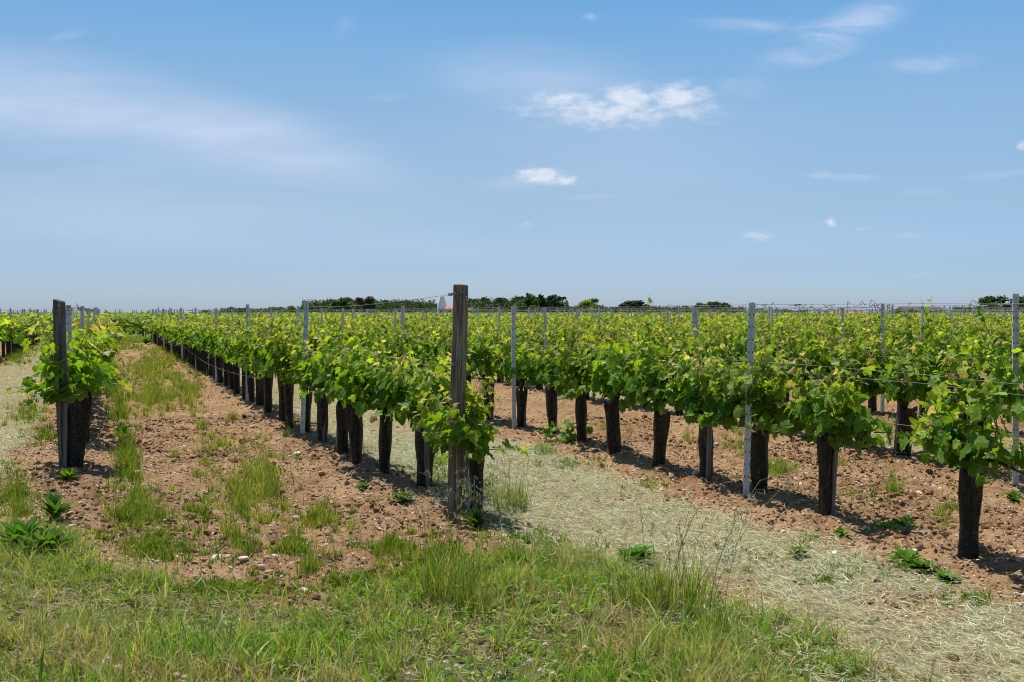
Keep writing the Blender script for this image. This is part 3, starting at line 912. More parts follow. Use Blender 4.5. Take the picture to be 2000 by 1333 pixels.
# ------------------------------------------------------------------ wires
def wire_path(u0, t0, t1, h, seed, rise=None):
    r_ = np.random.default_rng(seed)
    ts = np.arange(t0, t1 + .01, .65)
    if rise is not None: u0 = u0 + (ut(*gp(891, 1000))[0] - u0) * np.clip(1 - (ts - t0) / 5.0, 0, 1)
    x, y = u0 * PERP[0] + ts * ROWD[0], u0 * PERP[1] + ts * ROWD[1]
    z = h + .012 * np.sin(ts * 1.2 + r_.uniform(0, 6)) - .012 * np.abs(np.sin((ts) * math.pi / 5.2)) + r_.normal(size=len(ts)) * .003
    if rise: z = z + rise * np.exp(-(ts - t0) / 1.6)
    x = x + r_.normal(size=len(ts)) * .006
    return np.stack([x, y, z], 1)
def tendrils(path, r_, per_m, amp=.035, dmax=60):
    mb = MB()
    L = len(path)
    for i in range(L - 1):
        a, b = path[i], path[i + 1]
        if a[1] > dmax: break
        for _ in range(r_.poisson(per_m * .65)):
            p = a + (b - a) * r_.random()
            dense = vnoise(p[0] * 1.3 + 5, p[1] * 1.3, 3)
            if dense < .42: continue
            n = 6
            w = r_.uniform(.02, .09)
            tt = np.linspace(0, 1, n)[:, None]
            d = r_.normal(size=3) * np.array([1, 1, .5]); d /= np.linalg.norm(d)
            e = r_.normal(size=3); e /= np.linalg.norm(e)
            q = p + d * w * tt + e * amp * r_.uniform(.3, 1) * np.sin(tt * r_.uniform(3, 8)) - np.array([0, 0, .02]) * tt
            s_ = 1 if a[1] < 20 else 1.5
            tube(mb, q, np.full(n, .0022 * s_), 3, np.array([.16, .11, .08]) * r_.uniform(.5, 1.6), cap=False)
    return mb if mb.n else None
HEI = {'top': 1.565, 'upper': 1.09, 'middle': 1.02, 'lower': .73}
k = 0
for key, u0 in ROWS.items():
    if key in ('W1',): continue
    t0 = {'A': T_START['A'] + .05, 'B': T_START['B'] + .05, 'Z': 24.0, 'Y': 30.0}.get(key, 2.0)
    if key >= 'F' and len(key) == 1 and key not in 'YZ': t0 = 10.0
    strands = ['top', 'upper', 'middle', 'lower'] if key in 'ABCD' else ['top', 'upper', 'lower'] if key in 'EF' else ['top']
    for sname in strands:
        k += 1
        h = HEI[sname]
        pth = wire_path(u0, t0, T_END, h, k, (.075 if sname == 'top' else 0.0) if key == 'B' else None)
        vis = [p for p in pth if p[1] > 1]
        if len(vis) < 2: continue
        mb = MB()
        ypos = pth[:, 1]
        tube(mb, pth, np.clip(.0014 + .00004 * np.clip(ypos, 0, 60), .0014, .0034), 4, cap=False)
        lab = '%s trellis wire of the %s' % ({'top': 'topmost bare', 'upper': 'second from top', 'middle': 'third from top', 'lower': 'lowest'}[sname], ROWNAME[key])
        o = mb.build('trellis_wire', M_WIRE, label=lab, cat='wire', group='steel trellis wires')
        if sname == 'top':
            tm = tendrils(pth, np.random.default_rng(k + 7), 9 if key not in 'B' else 5)
            if tm: tm.build('dry_tendrils', M_TENDRIL, o)
# a slack low wire seen along the central row
mb = MB()
ts = np.linspace(T_START['B'] + 8, T_START['B'] + 40, 60)
x, y = (uB - .16) * PERP[0] + ts * ROWD[0], (uB - .16) * PERP[1] + ts * ROWD[1]
tube(mb, np.stack([x, y, .52 - .16 * np.abs(np.sin((ts - ts[0]) * math.pi / 16))], 1), .0032, 4, cap=False)
mb.build('loose_wire', M_WIRE, label='loose wire sagging in front of the black sleeves of the central row', cat='wire')

# ------------------------------------------------------------------ wooden end posts
def wood_post(name, base, top, r0, r1, H, material, seed, cut=0.0, **k):
    """base/top: (x, y) of the axis at ground and at the top"""
    r_ = np.random.default_rng(seed)
    ns, nz = 56, 110
    th = np.linspace(0, 2 * math.pi, ns, endpoint=False)
    V = []
    for a in range(nz):
        t = a / (nz - 1); z = -.15 + (H + .15) * t
        r = r0 + (r1 - r0) * t
        dx, dy = np.cos(th), np.sin(th)
        rid = fbm(th * 0 + dx * 3.2 + 10, dy * 3.2 + z * .35, 1.6, 3, seed) - .5
        rid2 = fbm(dx * 9 + 20, dy * 9 + z * .9, 1.5, 3, seed + 3) - .5
        crack = 0
        for (ca, cw, z0, z1, dp) in [(-1.75, .09, -.2, .75, .016), (-1.2, .07, .3, 1.5, .011), (-2.4, .06, .2, 1.3, .010), (-.6, .07, .0, 1.1, .013), (-1.95, .05, .9, H, .009)]:
            aa = ca + .12 * math.sin(z * 4 + ca * 3)
            dth = (th - aa + math.pi) % (2 * math.pi) - math.pi
            f = float(sstep(z0, z0 + .15, np.array(z)) * (1 - sstep(z1 - .15, z1, np.array(z))))
            crack = crack + dp * f * np.exp(-(dth / cw) ** 2)
        rr = r * (1 + .26 * rid + .14 * rid2) - crack * 1.7
        # knots
        for (ka, kz, ks) in [(-1.5, H * .66, .05), (-1.3, H * .79, .035), (-2.0, H * .5, .04)]:
            dth = (th - ka + math.pi) % (2 * math.pi) - math.pi
            rr = rr + .007 * np.exp(-((dth * r / ks) ** 2 + ((z - kz) / ks) ** 2) * 3)
        zz = z + 0 * th
        if a == nz - 1: zz = zz + cut * dx * r
        elif z > H - .03: zz = zz + cut * dx * r * (z - H + .03) / .03
        f = z / H
        V.append(np.stack([(top[0] - base[0]) * f + rr * dx + .006 * math.sin(z * 3 + seed), (top[1] - base[1]) * f + rr * dy, zz], 1))
    # end grain: two inner rings
    lastc = V[-1].mean(0)
    for q in (.93, .55, .1): V.append(lastc + (V[nz - 1] - lastc) * np.array([q, q, q]) + np.array([0, 0, .004 + .006 * (1 - q)]) + (r_.normal(size=(ns, 3)) * np.array([0, 0, .0015])))
    n2 = len(V); V = np.concatenate(V)
    i = np.arange(n2 - 1)[:, None] * ns; j = np.arange(ns)[None]; kk = (j + 1) % ns
    Q = np.stack([i + j, i + kk, i + ns + kk, i + ns + j], -1).reshape(-1, 4)
    mb = MB(); mb.add(V, None, Q)
    o = mb.build(name, material, **k)
    o.location = (base[0], base[1], g1(*base))
    return o
def ring(parent, cx, cy, z, r, tilt=0.0, turns=1, rad=.0022, phase=0):
    mb = MB(); th = np.linspace(0, 2 * math.pi * turns, 28 * turns)
    tube(mb, np.stack([cx + r * np.cos(th + phase), cy + r * np.sin(th + phase), z + tilt * np.cos(th + phase) * r + .006 * th / 6.28], 1), rad, 5, cap=False)
    return mb.build('wire_tie', M_WIRE, parent)

bx, by = gp(891, 1000)
tx, tz = at_depth(898, 560, by)
HB = at_depth(898, 558, by)[1] - g1(bx, by)
post_b = wood_post('wooden_post', (bx, by), (tx, by), .064, .053, HB, M_WOOD, 3, cut=-.05,
                   label='tall cracked grey-brown wooden end post standing in the middle', cat='wooden post', group='wooden end posts')
fx = lambda z: (tx - bx) * z / HB
ring(post_b, fx(1.635), 0, 1.632, .060, -.25, 1, .0026)
ring(post_b, fx(1.635), 0, 1.642, .061, -.15, 1, .0022)
ring(post_b, fx(1.13), 0, 1.13, .066, .5, 1)
ring(post_b, fx(1.1), 0, 1.10, .067, -.6, 1)
mb = MB()
tube(mb, [[.012, -.068, 1.05], [.03, -.085, .92], [.055, -.09, .70], [.085, -.07, .50], [.11, -.03, .30], [.12, .0, .12]], .0026, 5, cap=False)
mb.build('hanging_wire', M_WIRE, post_b)
mb = MB()
for (a, b) in [(.02, 1.66), (.047, 1.627), (.05, 1.60)]:
    tube(mb, [[fx(b) + a, -.050, b], [fx(b) + a + .004, -.068, b + .001], [fx(b) + a + .010, -.050, b - .004]], .0035, 5)
mb.build('staples', M_STAPLE, post_b)
# blue twine knot on the top wire left of the post
mb = MB()
kx, kz = at_depth(877, 573, by + .05)
th = np.linspace(0, 18, 60)
tube(mb, np.stack([kx - bx + .012 * np.cos(th) + .001 * th, .05 + .010 * np.sin(th * 1.3), kz + .008 * np.sin(th)], 1), .0025, 5)
tube(mb, [[kx - bx + .01, .05, kz], [kx - bx + .05, .03, kz + .004], [fx(1.63) - .055, 0, kz + .012]], .003, 5)
mb.build('blue_twine', M_BLUE, post_b)
# grey slat leaning against the post
mb = MB()
sx_, sy_ = gp(905, 990)
boxm(mb, (-.017, -.012, -.05), (.017, .012, .66), Matrix.Rotation(-.02, 4, 'Y'))
o = mb.build('wooden_stake', M_STAKE, smooth=False, label='short grey slat leaning on the foot of the central wooden post', cat='stake')
o.location = (bx + .085, by - .065, g1(sx_, sy_))
# rusty iron rod stuck in the soil
rx_, ry_ = gp(957, 1040)
mb = MB(); tube(mb, [[0, 0, -.05], [-.045, .01, .14], [-.075, .02, .26]], .0055, 6)
o = mb.build('iron_rod', M_RUST, label='thin rusty red rod stuck in the soil by the central post', cat='rod'); o.location = (rx_, ry_, 0)

ax, ay = gp(127, 915)
atx, _z = at_depth(115, 588, ay)
HA = at_depth(115, 588, ay)[1] - g1(ax, ay)
post_a = wood_post('wooden_post', (ax, ay), (atx, ay), .060, .054, HA, M_WOOD2, 8, cut=-.28,
                   label='dark leaning wooden end post at the left with slanted top', cat='wooden post', group='wooden end posts')
fa = lambda z: (atx - ax) * z / HA
ring(post_a, fa(1.52), 0, 1.52, .058, .1, 1, .0028)
ring(post_a, fa(1.09), 0, 1.09, .064, .25, 1, .0028)
ring(post_a, fa(1.05), 0, 1.045, .064, 0, 1, .0028)
ring(post_a, fa(.70), 0, .70, .066, .05, 1, .0028)
mb = MB()
tube(mb, [[fa(1.) - .05, -.045, 1.0], [-.02, -.065, .92], [-.012, -.075, .6], [-.002, -.08, .25], [.01, -.07, .02]], .0045, 5, cap=False)
tube(mb, [[fa(1.) + .045, -.05, .95], [-.015, -.07, .88], [-.028, -.078, .5], [-.002, -.08, .12]], .003, 5, cap=False)
mb.build('hanging_wire', M_WIRE, post_a)
mb = MB()
tube(mb, [[fa(1.58) + .012, -.052, 1.575], [fa(1.58) + .02, -.066, 1.575], [fa(1.58) + .032, -.052, 1.57]], .005, 5)
mb.build('staples', M_STAPLE, post_a)
mb = MB(); boxm(mb, (-.016, -.012, .0), (.016, .012, .66), Matrix.Rotation(.03, 4, 'Y'))
o = mb.build('wooden_stake', M_STAKE, smooth=False, label='short grey slat fixed beside the left wooden post', cat='stake')
o.location = (ax + .035, ay - .085, g1(ax, ay))
# wide funnel sleeve by the left post
mb = MB()
ns = 22; th = np.linspace(0, 2 * math.pi, ns, endpoint=False); V = []
for a in range(12):
    t = a / 11
    w = .07 + .045 * t ** 1.5
    V.append(np.stack([.05 * t + w * np.cos(th) * (1 + .05 * np.cos(3 * th)), w * .7 * np.sin(th), -.04 + .62 * t + .03 * t * np.cos(th + 2) * (a == 11)], 1))
i = np.arange(11)[:, None] * ns; j = np.arange(ns)[None]; kk = (j + 1) % ns
mb.add(np.concatenate(V), None, np.stack([i + j, i + kk, i + ns + kk, i + ns + j], -1).reshape(-1, 4))
o = mb.build('plastic_sleeve', M_NET, label='black funnel-shaped net sleeve right of the left wooden post', cat='sleeve')
o.location = (ax + .10, ay - .02, g1(ax, ay))

# ------------------------------------------------------------------ grass, straw, stones
def blades(mb, X, Y, H, W, lean, r_, colr, seg=4, curl=1.0, z0=None, flat=False):
    N = len(X)
    H = np.broadcast_to(H, (N,)); W = np.broadcast_to(W, (N,)); lean = np.broadcast_to(lean, (N,))
    a = r_.uniform(0, 2 * math.pi, N)
    d = np.stack([np.cos(a), np.sin(a), np.zeros(N)], 1)
    b = a + r_.normal(size=N) * .8 + math.pi / 2
    sd_ = np.stack([np.cos(b), np.sin(b), np.zeros(N)], 1)
    if z0 is None: z0 = gh(X, Y)
    base = np.stack([X, Y, z0 - .01], 1)
    V = []
    for k in range(seg + 1):
        t = k / seg
        up = H * (t - .35 * curl * lean * t * t); out = H * lean * (t * .35 + t * t * .65)
        c = base + d * out[:, None] + np.array([0, 0, 1.0]) * np.maximum(up, 0)[:, None]
        w = (W * (1 - t ** 1.7) * .5)[:, None] if k < seg else (W * .02)[:, None]
        V.append(c - sd_ * w); V.append(c + sd_ * w)
    V = np.stack(V, 1)
    n = 2 * (seg + 1)
    q = np.array([[2 * k, 2 * k + 1, 2 * k + 3, 2 * k + 2] for k in range(seg)])
    Q = (np.arange(N)[:, None, None] * n + q[None]).reshape(-1, 4)
    mb.add(V.reshape(-1, 3), None, Q, np.repeat(colr, n, 0))
def straws(mb, X, Y, L, W, r_, colr, lift=.02, ang=None, seg=3):
    N = len(X)
    a = r_.uniform(0, 2 * math.pi, N) if ang is None else ang
    d = np.stack([np.cos(a), np.sin(a)], 1); s = np.stack([-np.sin(a), np.cos(a)], 1)
    bend = r_.normal(size=N) * .10
    zl = r_.exponential(lift, N); slope = r_.normal(size=N) * .16
    cx = np.stack([X, Y], 1)
    z0 = gh(X, Y)
    V = []
    for k in range(seg + 1):
        t = k / seg - .5
        c = cx + d * (L * t)[:, None] + s * (L * bend * (4 * t * t - .5))[:, None]
        z = z0 + zl + slope * L * t + .004
        w = W * .5 * (1 - .6 * abs(t) * 2)
        tw = r_.normal(size=N) * .3
        V.append(np.column_stack([c - s * w[:, None], z - w * tw])); V.append(np.column_stack([c + s * w[:, None], z + w * tw]))
    V = np.stack(V, 1); n = 2 * (seg + 1)
    q = np.array([[2 * k, 2 * k + 1, 2 * k + 3, 2 * k + 2] for k in range(seg)])
    mb.add(V.reshape(-1, 3), None, (np.arange(N)[:, None, None] * n + q[None]).reshape(-1, 4), np.repeat(colr, n, 0))
def pick(cols, w, n, r_, var=.2):
    cols = np.array(cols); i = r_.choice(len(cols), n, p=np.array(w) / sum(w))
    return cols[i] * r_.uniform(1 - var, 1 + var, (n, 1))
def scatter(n, y0, y1, r_, m=.60, pad=.6, power=1.0):
    y = y0 + (y1 - y0) * r_.random(n) ** power
    x = r_.uniform(-1, 1, n) * (m * y + pad)
    # uniform density in the wedge
    keep = r_.random(n) < (m * y + pad) / (m * y1 + pad)
    return x[keep], y[keep]

GR = [(.095, .275, .016), (.16, .37, .024), (.27, .45, .045), (.38, .47, .07), (.55, .47, .22), (.05, .14, .015)]
r3 = np.random.default_rng(31)
# verge
mb = MB()
x, y = scatter(330000, 2.6, 7.6, r3)
mul, vg_, fm_, d_, _, _ = zones(x, y)
pat = fbm(x, y, 1.7, 3, 61)
dens = vg_ * (.35 + .65 * sstep(.38, .6, pat)) * (1 - .50 * mul * sstep(1.0, 2.0, x))
s = r3.random(len(x)) < dens * 1.0
x, y, pat = x[s], y[s], pat[s]
n = len(x)
tallm = sstep(.5, .75, fbm(x, y, 1.1, 2, 71))
Hh = (.030 + .055 * r3.random(n) ** 1.6) * (1 + 1.4 * tallm)
dry = fbm(x, y, 2.6, 3, 81)
c = pick(GR, [2, 4, 3.5, 2.2, 1.3, 1.4], n, r3)
dd_ = (r3.random(n) < .10 + sstep(.40, .60, dry) * .62 * (.6 + .55 * (y < 5.4)))
c[dd_] = pick([(.50, .43, .24), (.40, .33, .17), (.30, .28, .10)], [2, 1, 1], dd_.sum(), r3)
cl_ = (r3.random(n) < .55); kc = n // 40; ci = r3.integers(0, kc, n); rad = .035 * r3.random(n)
aa = r3.uniform(0, 6.28, n)
x = np.where(cl_, x[ci] + rad * np.cos(aa), x); y = np.where(cl_, y[ci] + rad * np.sin(aa), y)
Hh = np.where(cl_, Hh * r3.uniform(.7, 1.7, kc)[ci], Hh); c = np.where(cl_[:, None], c * .55 + c[ci] * .45, c)
wide = (r3.random(n) < .12) * (r3.random(n) * .008 + .002)
blades(mb, x, y, Hh, .0035 + wide + .004 * r3.random(n), np.abs(r3.normal(size=n)) * .55 + .15, r3, c, 3)
# dead thatch lying in it
x, y = scatter(60000, 2.6, 7.4, r3); _, vg_, _, _, _, _ = zones(x, y)
s = r3.random(len(x)) < vg_ * .65; x, y = x[s], y[s]
straws(mb, x, y, .04 + .08 * r3.random(len(x)), .003 + .002 * r3.random(len(x)), r3, pick([(.48, .40, .23), (.36, .29, .16), (.26, .24, .09), (.55, .5, .3)], [2, 2, 1, 1], len(x), r3), .022)
mb.build('grass', M_GRASS, kind='stuff', label='short rough green and straw grass of the verge in front of the vineyard', cat='grass')

# low broadleaf ground cover (clover) in the verge
mb = MB()
x, y = scatter(26000, 2.8, 6.8, r3); _, vg_, _, _, _, _ = zones(x, y)
s = (r3.random(len(x)) < vg_ * sstep(.5, .65, fbm(x, y, 1.3, 3, 91)) * .8); x, y = x[s], y[s]; n = len(x)
th = np.linspace(0, 2 * math.pi, 7)[:-1]
cl = np.concatenate([[[0, 0, 0]], np.stack([np.cos(th), .2 + np.sin(th), -.1 * np.ones(6)], 1)])
clt = [[0, k + 1, (k + 1) % 6 + 1] for k in range(6)]
a_, b_, c__ = frames(n, r3, np.array([0, 0, 1.0]), .35)
stamp(mb, cl, clt, np.stack([x, y, gh(x, y) + .015 + .05 * r3.random(n)], 1), a_, b_, c__, .007 + .008 * r3.random(n), pick(GR[:3], [2, 3, 1], n, r3))
mb.build('clover_leaves', M_WEED, kind='stuff', label='low round clover leaves mixed into the verge grass', cat='clover')

# straw between the rows
mb = MB()
x1, y1 = scatter(360000, 3.2, 13, r3, .56, .6)
x2, y2 = scatter(120000, 13, 34, r3, .56, .6)
x = np.concatenate([x1, x2]); y = np.concatenate([y1, y2])
mul, vg_, _, _, _, _ = zones(x, y)
s = r3.random(len(x)) < np.maximum(mul, .012) * np.where(y < 13, 1, .8) * (1 - .35 * vg_)
x, y = x[s], y[s]; n = len(x)
sc_ = np.where(y < 13, 1.0, 1.8)
c = pick([(.62, .61, .42), (.50, .51, .33), (.42, .47, .25), (.36, .31, .19), (.72, .71, .54), (.28, .36, .14)], [3, 3, 2, 1.2, 1.4, 1], n, r3)
ang = np.where(r3.random(n) < .45, ROW_ANG + r3.normal(size=n) * .5, r3.uniform(0, 6.28, n))
straws(mb, x, y, (.025 + .10 * r3.random(n) ** 1.6) * sc_, (.0018 + .0022 * r3.random(n)) * sc_, r3, c * (.60 + .52 * fbm(x, y, 3, 3, 151) + .1)[:, None] * (1 + (fbm(x, y, .9, 2, 161)[:, None] - .5) * np.array([.35, -.05, -.3])), .032, ang)
mb.build('mown_straw', M_STRAW, kind='stuff', label='pale mown straw lying in strips between the vine rows', cat='straw')

# stones and clods
ico = np.array([[0, 0, 1], [.894, 0, .447], [.276, .851, .447], [-.724, .526, .447], [-.724, -.526, .447], [.276, -.851, .447],
                [.724, .526, -.447], [-.276, .851, -.447], [-.894, 0, -.447], [-.276, -.851, -.447], [.724, -.526, -.447], [0, 0, -1]])
icf = np.array([[0, 1, 2], [0, 2, 3], [0, 3, 4], [0, 4, 5], [0, 5, 1], [1, 6, 2], [2, 7, 3], [3, 8, 4], [4, 9, 5], [5, 10, 1], [6, 7, 2], [7, 8, 3], [8, 9, 4], [9, 10, 5], [10, 6, 1], [11, 7, 6], [11, 8, 7], [11, 9, 8], [11, 10, 9], [11, 6, 10]])
def rocks(mb, x, y, size, colr, r_, squash=.6, sink=.25):
    n = len(x)
    for k in range(5):
        s = np.arange(n) % 5 == k
        if not s.any(): continue
        tv = ico * r_.uniform(.7, 1.25, (12, 1)) * np.array([1, 1, 1])
        m = s.sum(); a = r_.uniform(0, 6.28, m)
        z3 = np.zeros(m)
        X_ = np.stack([np.cos(a), np.sin(a), r_.normal(size=m) * .25], 1); Y_ = np.stack([-np.sin(a), np.cos(a), r_.normal(size=m) * .25], 1); Z_ = np.tile([0, 0, 1.0], (m, 1))
        S = size[s][:, None] * np.stack([r_.uniform(.8, 1.4, m), r_.uniform(.6, 1.0, m), r_.uniform(.4, .8, m) * squash / .6], 1)
        stamp(mb, tv, icf, np.stack([x[s], y[s], gh(x[s], y[s]) + S[:, 2] * (1 - 2 * sink) * .6], 1), X_, Y_, Z_, S, colr[s])
def soil_scatter(n, y0, y1, power=1.0):
    x, y = scatter(n, y0, y1, r3, .56, .6, power)
    mul, vg_, fm_, _, _, _ = zones(x, y)
    s = r3.random(len(x)) < (1 - mul * .98) * (1 - vg_ * .95) * (1 - fm_)
    return x[s], y[s]
mb = MB()
xa, ya = soil_scatter(90000, 4.0, 12); xb, yb = soil_scatter(40000, 12, 26)
x = np.concatenate([xa, xb]); y = np.concatenate([ya, yb]); n = len(x)
sz = .0035 + .009 * r3.random(n) ** 3 * 1.6 + (y > 12) * .003
sz = np.where(r3.random(n) < .03, sz * 2.2, sz)
rocks(mb, x, y, sz, pick([(.52, .40, .27), (.68, .57, .43), (.33, .21, .12), (.42, .29, .17)], [2.5, 1.3, 2, 2], n, r3, .12), r3)
mb.build('gravel', M_STONE, kind='stuff', label='small pale stones strewn over the reddish soil', cat='gravel', smooth=False)
mb = MB()
x, y = soil_scatter(80000, 4.2, 15); n = len(x)
sz = (.004 + .018 * r3.random(n) ** 5) * (.5 + 1.3 * sstep(.4, .65, fbm(x, y, 1.6, 3, 141)))
rocks(mb, x, y, sz, pick([(.235, .136, .066), (.175, .098, .046), (.32, .20, .11)], [3, 2, 2], n, r3, .12), r3, .6, .2)
mb.build('soil_clods', M_STONE, kind='stuff', label='crumbly reddish brown clods of the tilled soil', cat='soil', smooth=False)
# twigs and dry roots on the soil
mb = MB()
x, y = soil_scatter(9000, 4.5, 20); n = len(x)
straws(mb, x, y, .05 + .2 * r3.random(n) ** 2, np.full(n, .004), r3, pick([(.25, .19, .14), (.42, .36, .27), (.5, .44, .3)], [2, 1.5, 1], n, r3), .008)
mb.build('dry_litter', M_STRAW, kind='stuff', label='dry twigs and stalks littering the soil', cat='litter')

# ------- larger stones
STN = [(590, 1135, .045, 'white stone at the grass edge below the soil strip'), (475, 1082, .030, 'pale flat stone in the soil left of the white stone'),
       (425, 1063, .02, 'small pinkish stone with a dark underside in the left soil strip'), (597, 1046, .024, 'rounded cream stone among clods between the grass clumps'),
       (158, 985, .026, 'tan stone below the left wooden post'), (512, 1094, .028, 'curved pale stone beside the flat one in the soil'),
       (582, 888, .045, 'pale lump of limestone beside the central row sleeves'), (142, 1028, .024, 'pale stone near the dark green weed rosette'),
       (1632, 1071, .028, 'white stone at the right edge of the straw strip'), (1785, 1074, .024, 'round white stone in soil left of the nearest right sleeve'),
       (1694, 1028, .030, 'pale stone lying under the vine shadow on the right'), (1530, 1029, .026, 'cream stone lying on soil beside the tall steel post'),
       (1752, 1052, .026, 'tan stone between two white stones on the right soil'), (1564, 935, .022, 'white stone between the two sleeves in the right soil strip'),
       (1660, 1050, .02, 'small white stone above the straw edge on the right'), (985, 1046, .03, 'cream stone under the oat plant by the central post'),
       (1610, 1060, .02, 'small beige stone at the straw edge'), (1300, 985, .018, 'small pale stone below the fifth right sleeve'),
       (1985, 1150, .02, 'grey stone in the bottom right soil corner')]
for (a, b, s, lab) in STN:
    x, y = gp(a, b)
    mb = MB(); r_ = np.random.default_rng(a)
    # a twice-split icosphere, dented
    V = ico.copy(); F = icf.tolist()
    for _ in range(2):
        mid = {}; nf = []
        V = list(V)
        def mp_(p, q):
            k_ = (min(p, q), max(p, q))
            if k_ not in mid: mid[k_] = len(V); w = np.array(V[p]) + np.array(V[q]); V.append(w / np.linalg.norm(w))
            return mid[k_]
        for f_ in F:
            ab, bc, ca = mp_(f_[0], f_[1]), mp_(f_[1], f_[2]), mp_(f_[2], f_[0])
            nf += [[f_[0], ab, ca], [f_[1], bc, ab], [f_[2], ca, bc], [ab, bc, ca]]
        F = nf; V = np.array(V)
    for _ in range(9):
        d = unit(r_.normal(size=3)); h_ = r_.uniform(.5, .85); pr = V @ d
        V = V - np.outer(np.maximum(pr - h_, 0) * .85, d)
    V *= np.array([r_.uniform(.9, 1.4), r_.uniform(.7, 1), r_.uniform(.55, .8)]) * s
    colr = np.array([.62, .51, .37]) if 'white' not in lab else np.array([.76, .68, .55])
    mb.add(V, F, None, colr)
    o = mb.build('stone', M_STONE, smooth=False, label=lab, cat='stone', group='larger stones on the soil')
    o.location = (x, y, float(gh(np.array([x]), np.array([y]))[0]) + s * .3); o.rotation_euler = (0, 0, a)

# ------- tufts and weeds
def tuft_mesh(seed, H, spread, n, cols, wts, w=.004, lean=.35, heads=0):
    r_ = np.random.default_rng(seed)
    mb = MB()
    a = r_.uniform(0, 6.28, n); rr = spread * np.sqrt(r_.random(n))
    blades(mb, rr * np.cos(a), rr * np.sin(a) , H * r_.uniform(.4, 1.05, n), w * r_.uniform(.7, 1.3, n), np.abs(r_.normal(size=n)) * lean + .08, r_, pick(cols, wts, n, r_), 4, 1, z0=np.zeros(n))
    for _ in range(heads):   # flowering stems with spikelets
        b = r_.uniform(0, 6.28); d = np.array([math.cos(b), math.sin(b), 0]) * r_.uniform(.05, .35)
        t = np.linspace(0, 1, 6)[:, None]
        hh = H * r_.uniform(1.0, 1.5)
        p0 = np.array([r_.normal() * spread * .4, r_.normal() * spread * .4, 0])
        path = p0 + np.array([0, 0, hh]) * t + d * hh * t ** 2
        cc = np.array([.22, .25, .08]) if r_.random() < .6 else np.array([.42, .36, .18])
        tube(mb, path, np.linspace(.0014, .0007, 6), 3, cc, cap=False)
        m = 14
        tt = r_.uniform(.72, 1, m)
        P_ = np.stack([np.interp(tt, t[:, 0], path[:, q]) for q in range(3)], 1) + r_.normal(size=(m, 3)) * .004
        a_, b_, c_ = frames(m, r_, np.array([0, 0, 0.01]))
        up = np.tile(unit(np.array([d[0], d[1], 1.0])), (m, 1)) + r_.normal(size=(m, 3)) * .25; up = unit(up)
        xx = unit(np.cross(up, c_))
        lf = np.array([[0, 0, 0], [.18, .5, 0], [0, 1, 0], [-.18, .5, 0]])
        stamp(mb, lf, [[0, 1, 2], [0, 2, 3]], P_, xx, up, np.cross(xx, up), r_.uniform(.010, .018, m), np.tile(cc * 1.1, (m, 1)))
    return mb.mesh('grass_tuft')
GC = [(.14, .27, .025), (.23, .35, .045), (.37, .41, .09), (.54, .47, .22), (.07, .17, .018)]
TUFTS = [tuft_mesh(1, .26, .10, 170, GC, [3, 4, 2, 1, 1], heads=5), tuft_mesh(2, .20, .12, 200, GC, [4, 3, 1, .6, 2], heads=2),
         tuft_mesh(3, .32, .13, 240, GC, [2, 4, 3, 1, .5], heads=9), tuft_mesh(4, .16, .10, 150, GC, [4, 3, 1, .4, 2], .0045, .5),
         tuft_mesh(5, .24, .08, 120, GC, [1, 2, 4, 3, .2], .0035, .3, heads=4)]
TL = [(455, 815, .8, 0, 'slim grass tuft near the bank of the central row, upper alley'), (600, 1095, .7, 0, 'wispy tuft growing behind the white stone at the grass edge'), (350, 740, 1.0, 4, 'yellowish tall tuft within the grassy middle strip'), (560, 850, .7, 4, 'small dry tuft close to the central row bank'), (515, 905, 1.0, 4, 'tall yellowish grass tuft in the soil strip left of the sleeves'), (530, 955, 1.0, 0, 'broad green grass tuft below the yellowish one in the soil strip'),
      (480, 1055, .9, 1, 'green grass tuft low in the soil strip above the verge'), (640, 1010, .85, 4, 'wispy grass tuft at the foot of the central row bank'),
      (690, 1025, .7, 4, 'thin dry grass tuft left of the central wooden post'), (300, 1005, .95, 1, 'spreading green grass clump in the soil right of the left post'),
      (258, 925, .8, 1, 'dense dark grass clump in the green line right of the left post'), (395, 830, .9, 0, 'upright grass tuft alone in middle of the soil strip'),
      (1000, 985, 1.1, 2, 'leaning tall grass clump on the straw right of the central post'), (1065, 880, 1.0, 1, 'bushy green tuft at straw edge by the right row'),
      (870, 1150, 1.35, 2, 'big tall grass tuft with seed heads on the verge below central post'), (920, 1175, 1.0, 0, 'grass tuft right beside the big one on the verge'),
      (1310, 1190, 1.3, 2, 'big dark grass tuft with seed heads in the right of the verge'), (1240, 1180, 1.0, 1, 'green grass tuft left of the big dark one on the verge'),
      (1380, 1200, 1.0, 3, 'low green grass tuft right of the big dark one on the verge'), (1745, 950, .9, 0, 'thyme-like green tuft between sleeves in the right soil'),
      (1640, 900, .8, 4, 'small dry grass tuft behind the nearest right sleeves'), (1520, 910, .8, 1, 'fine green tuft behind the tall steel post'),
      (1345, 855, 1.0, 4, 'yellow-green grass tuft in the soil behind the right row'), (305, 780, 1.0, 0, 'tall grass tuft at front of the grassy middle strip'),
      (40, 1000, .9, 0, 'green grass tuft at the left edge by the straw'), (1400, 1245, .9, 0, 'grass tuft at the straw edge of the verge'), (1090, 1150, .8, 3, 'short green tuft on the verge between the two tall clumps'), (1580, 1040, .6, 3, 'single coarse grass tuft by the right straw edge')]
for a, b, s, k, lab in TL:
    x, y = gp(a, b); o = link('grass_tuft', TUFTS[k], M_GRASS, label=lab, cat='grass tuft', group='grass tufts standing apart')
    o.location = (x, y, float(gh(np.array([x]), np.array([y]), False)[0])); o.rotation_euler = (0, 0, a * .7); o.scale = (s, s, s)

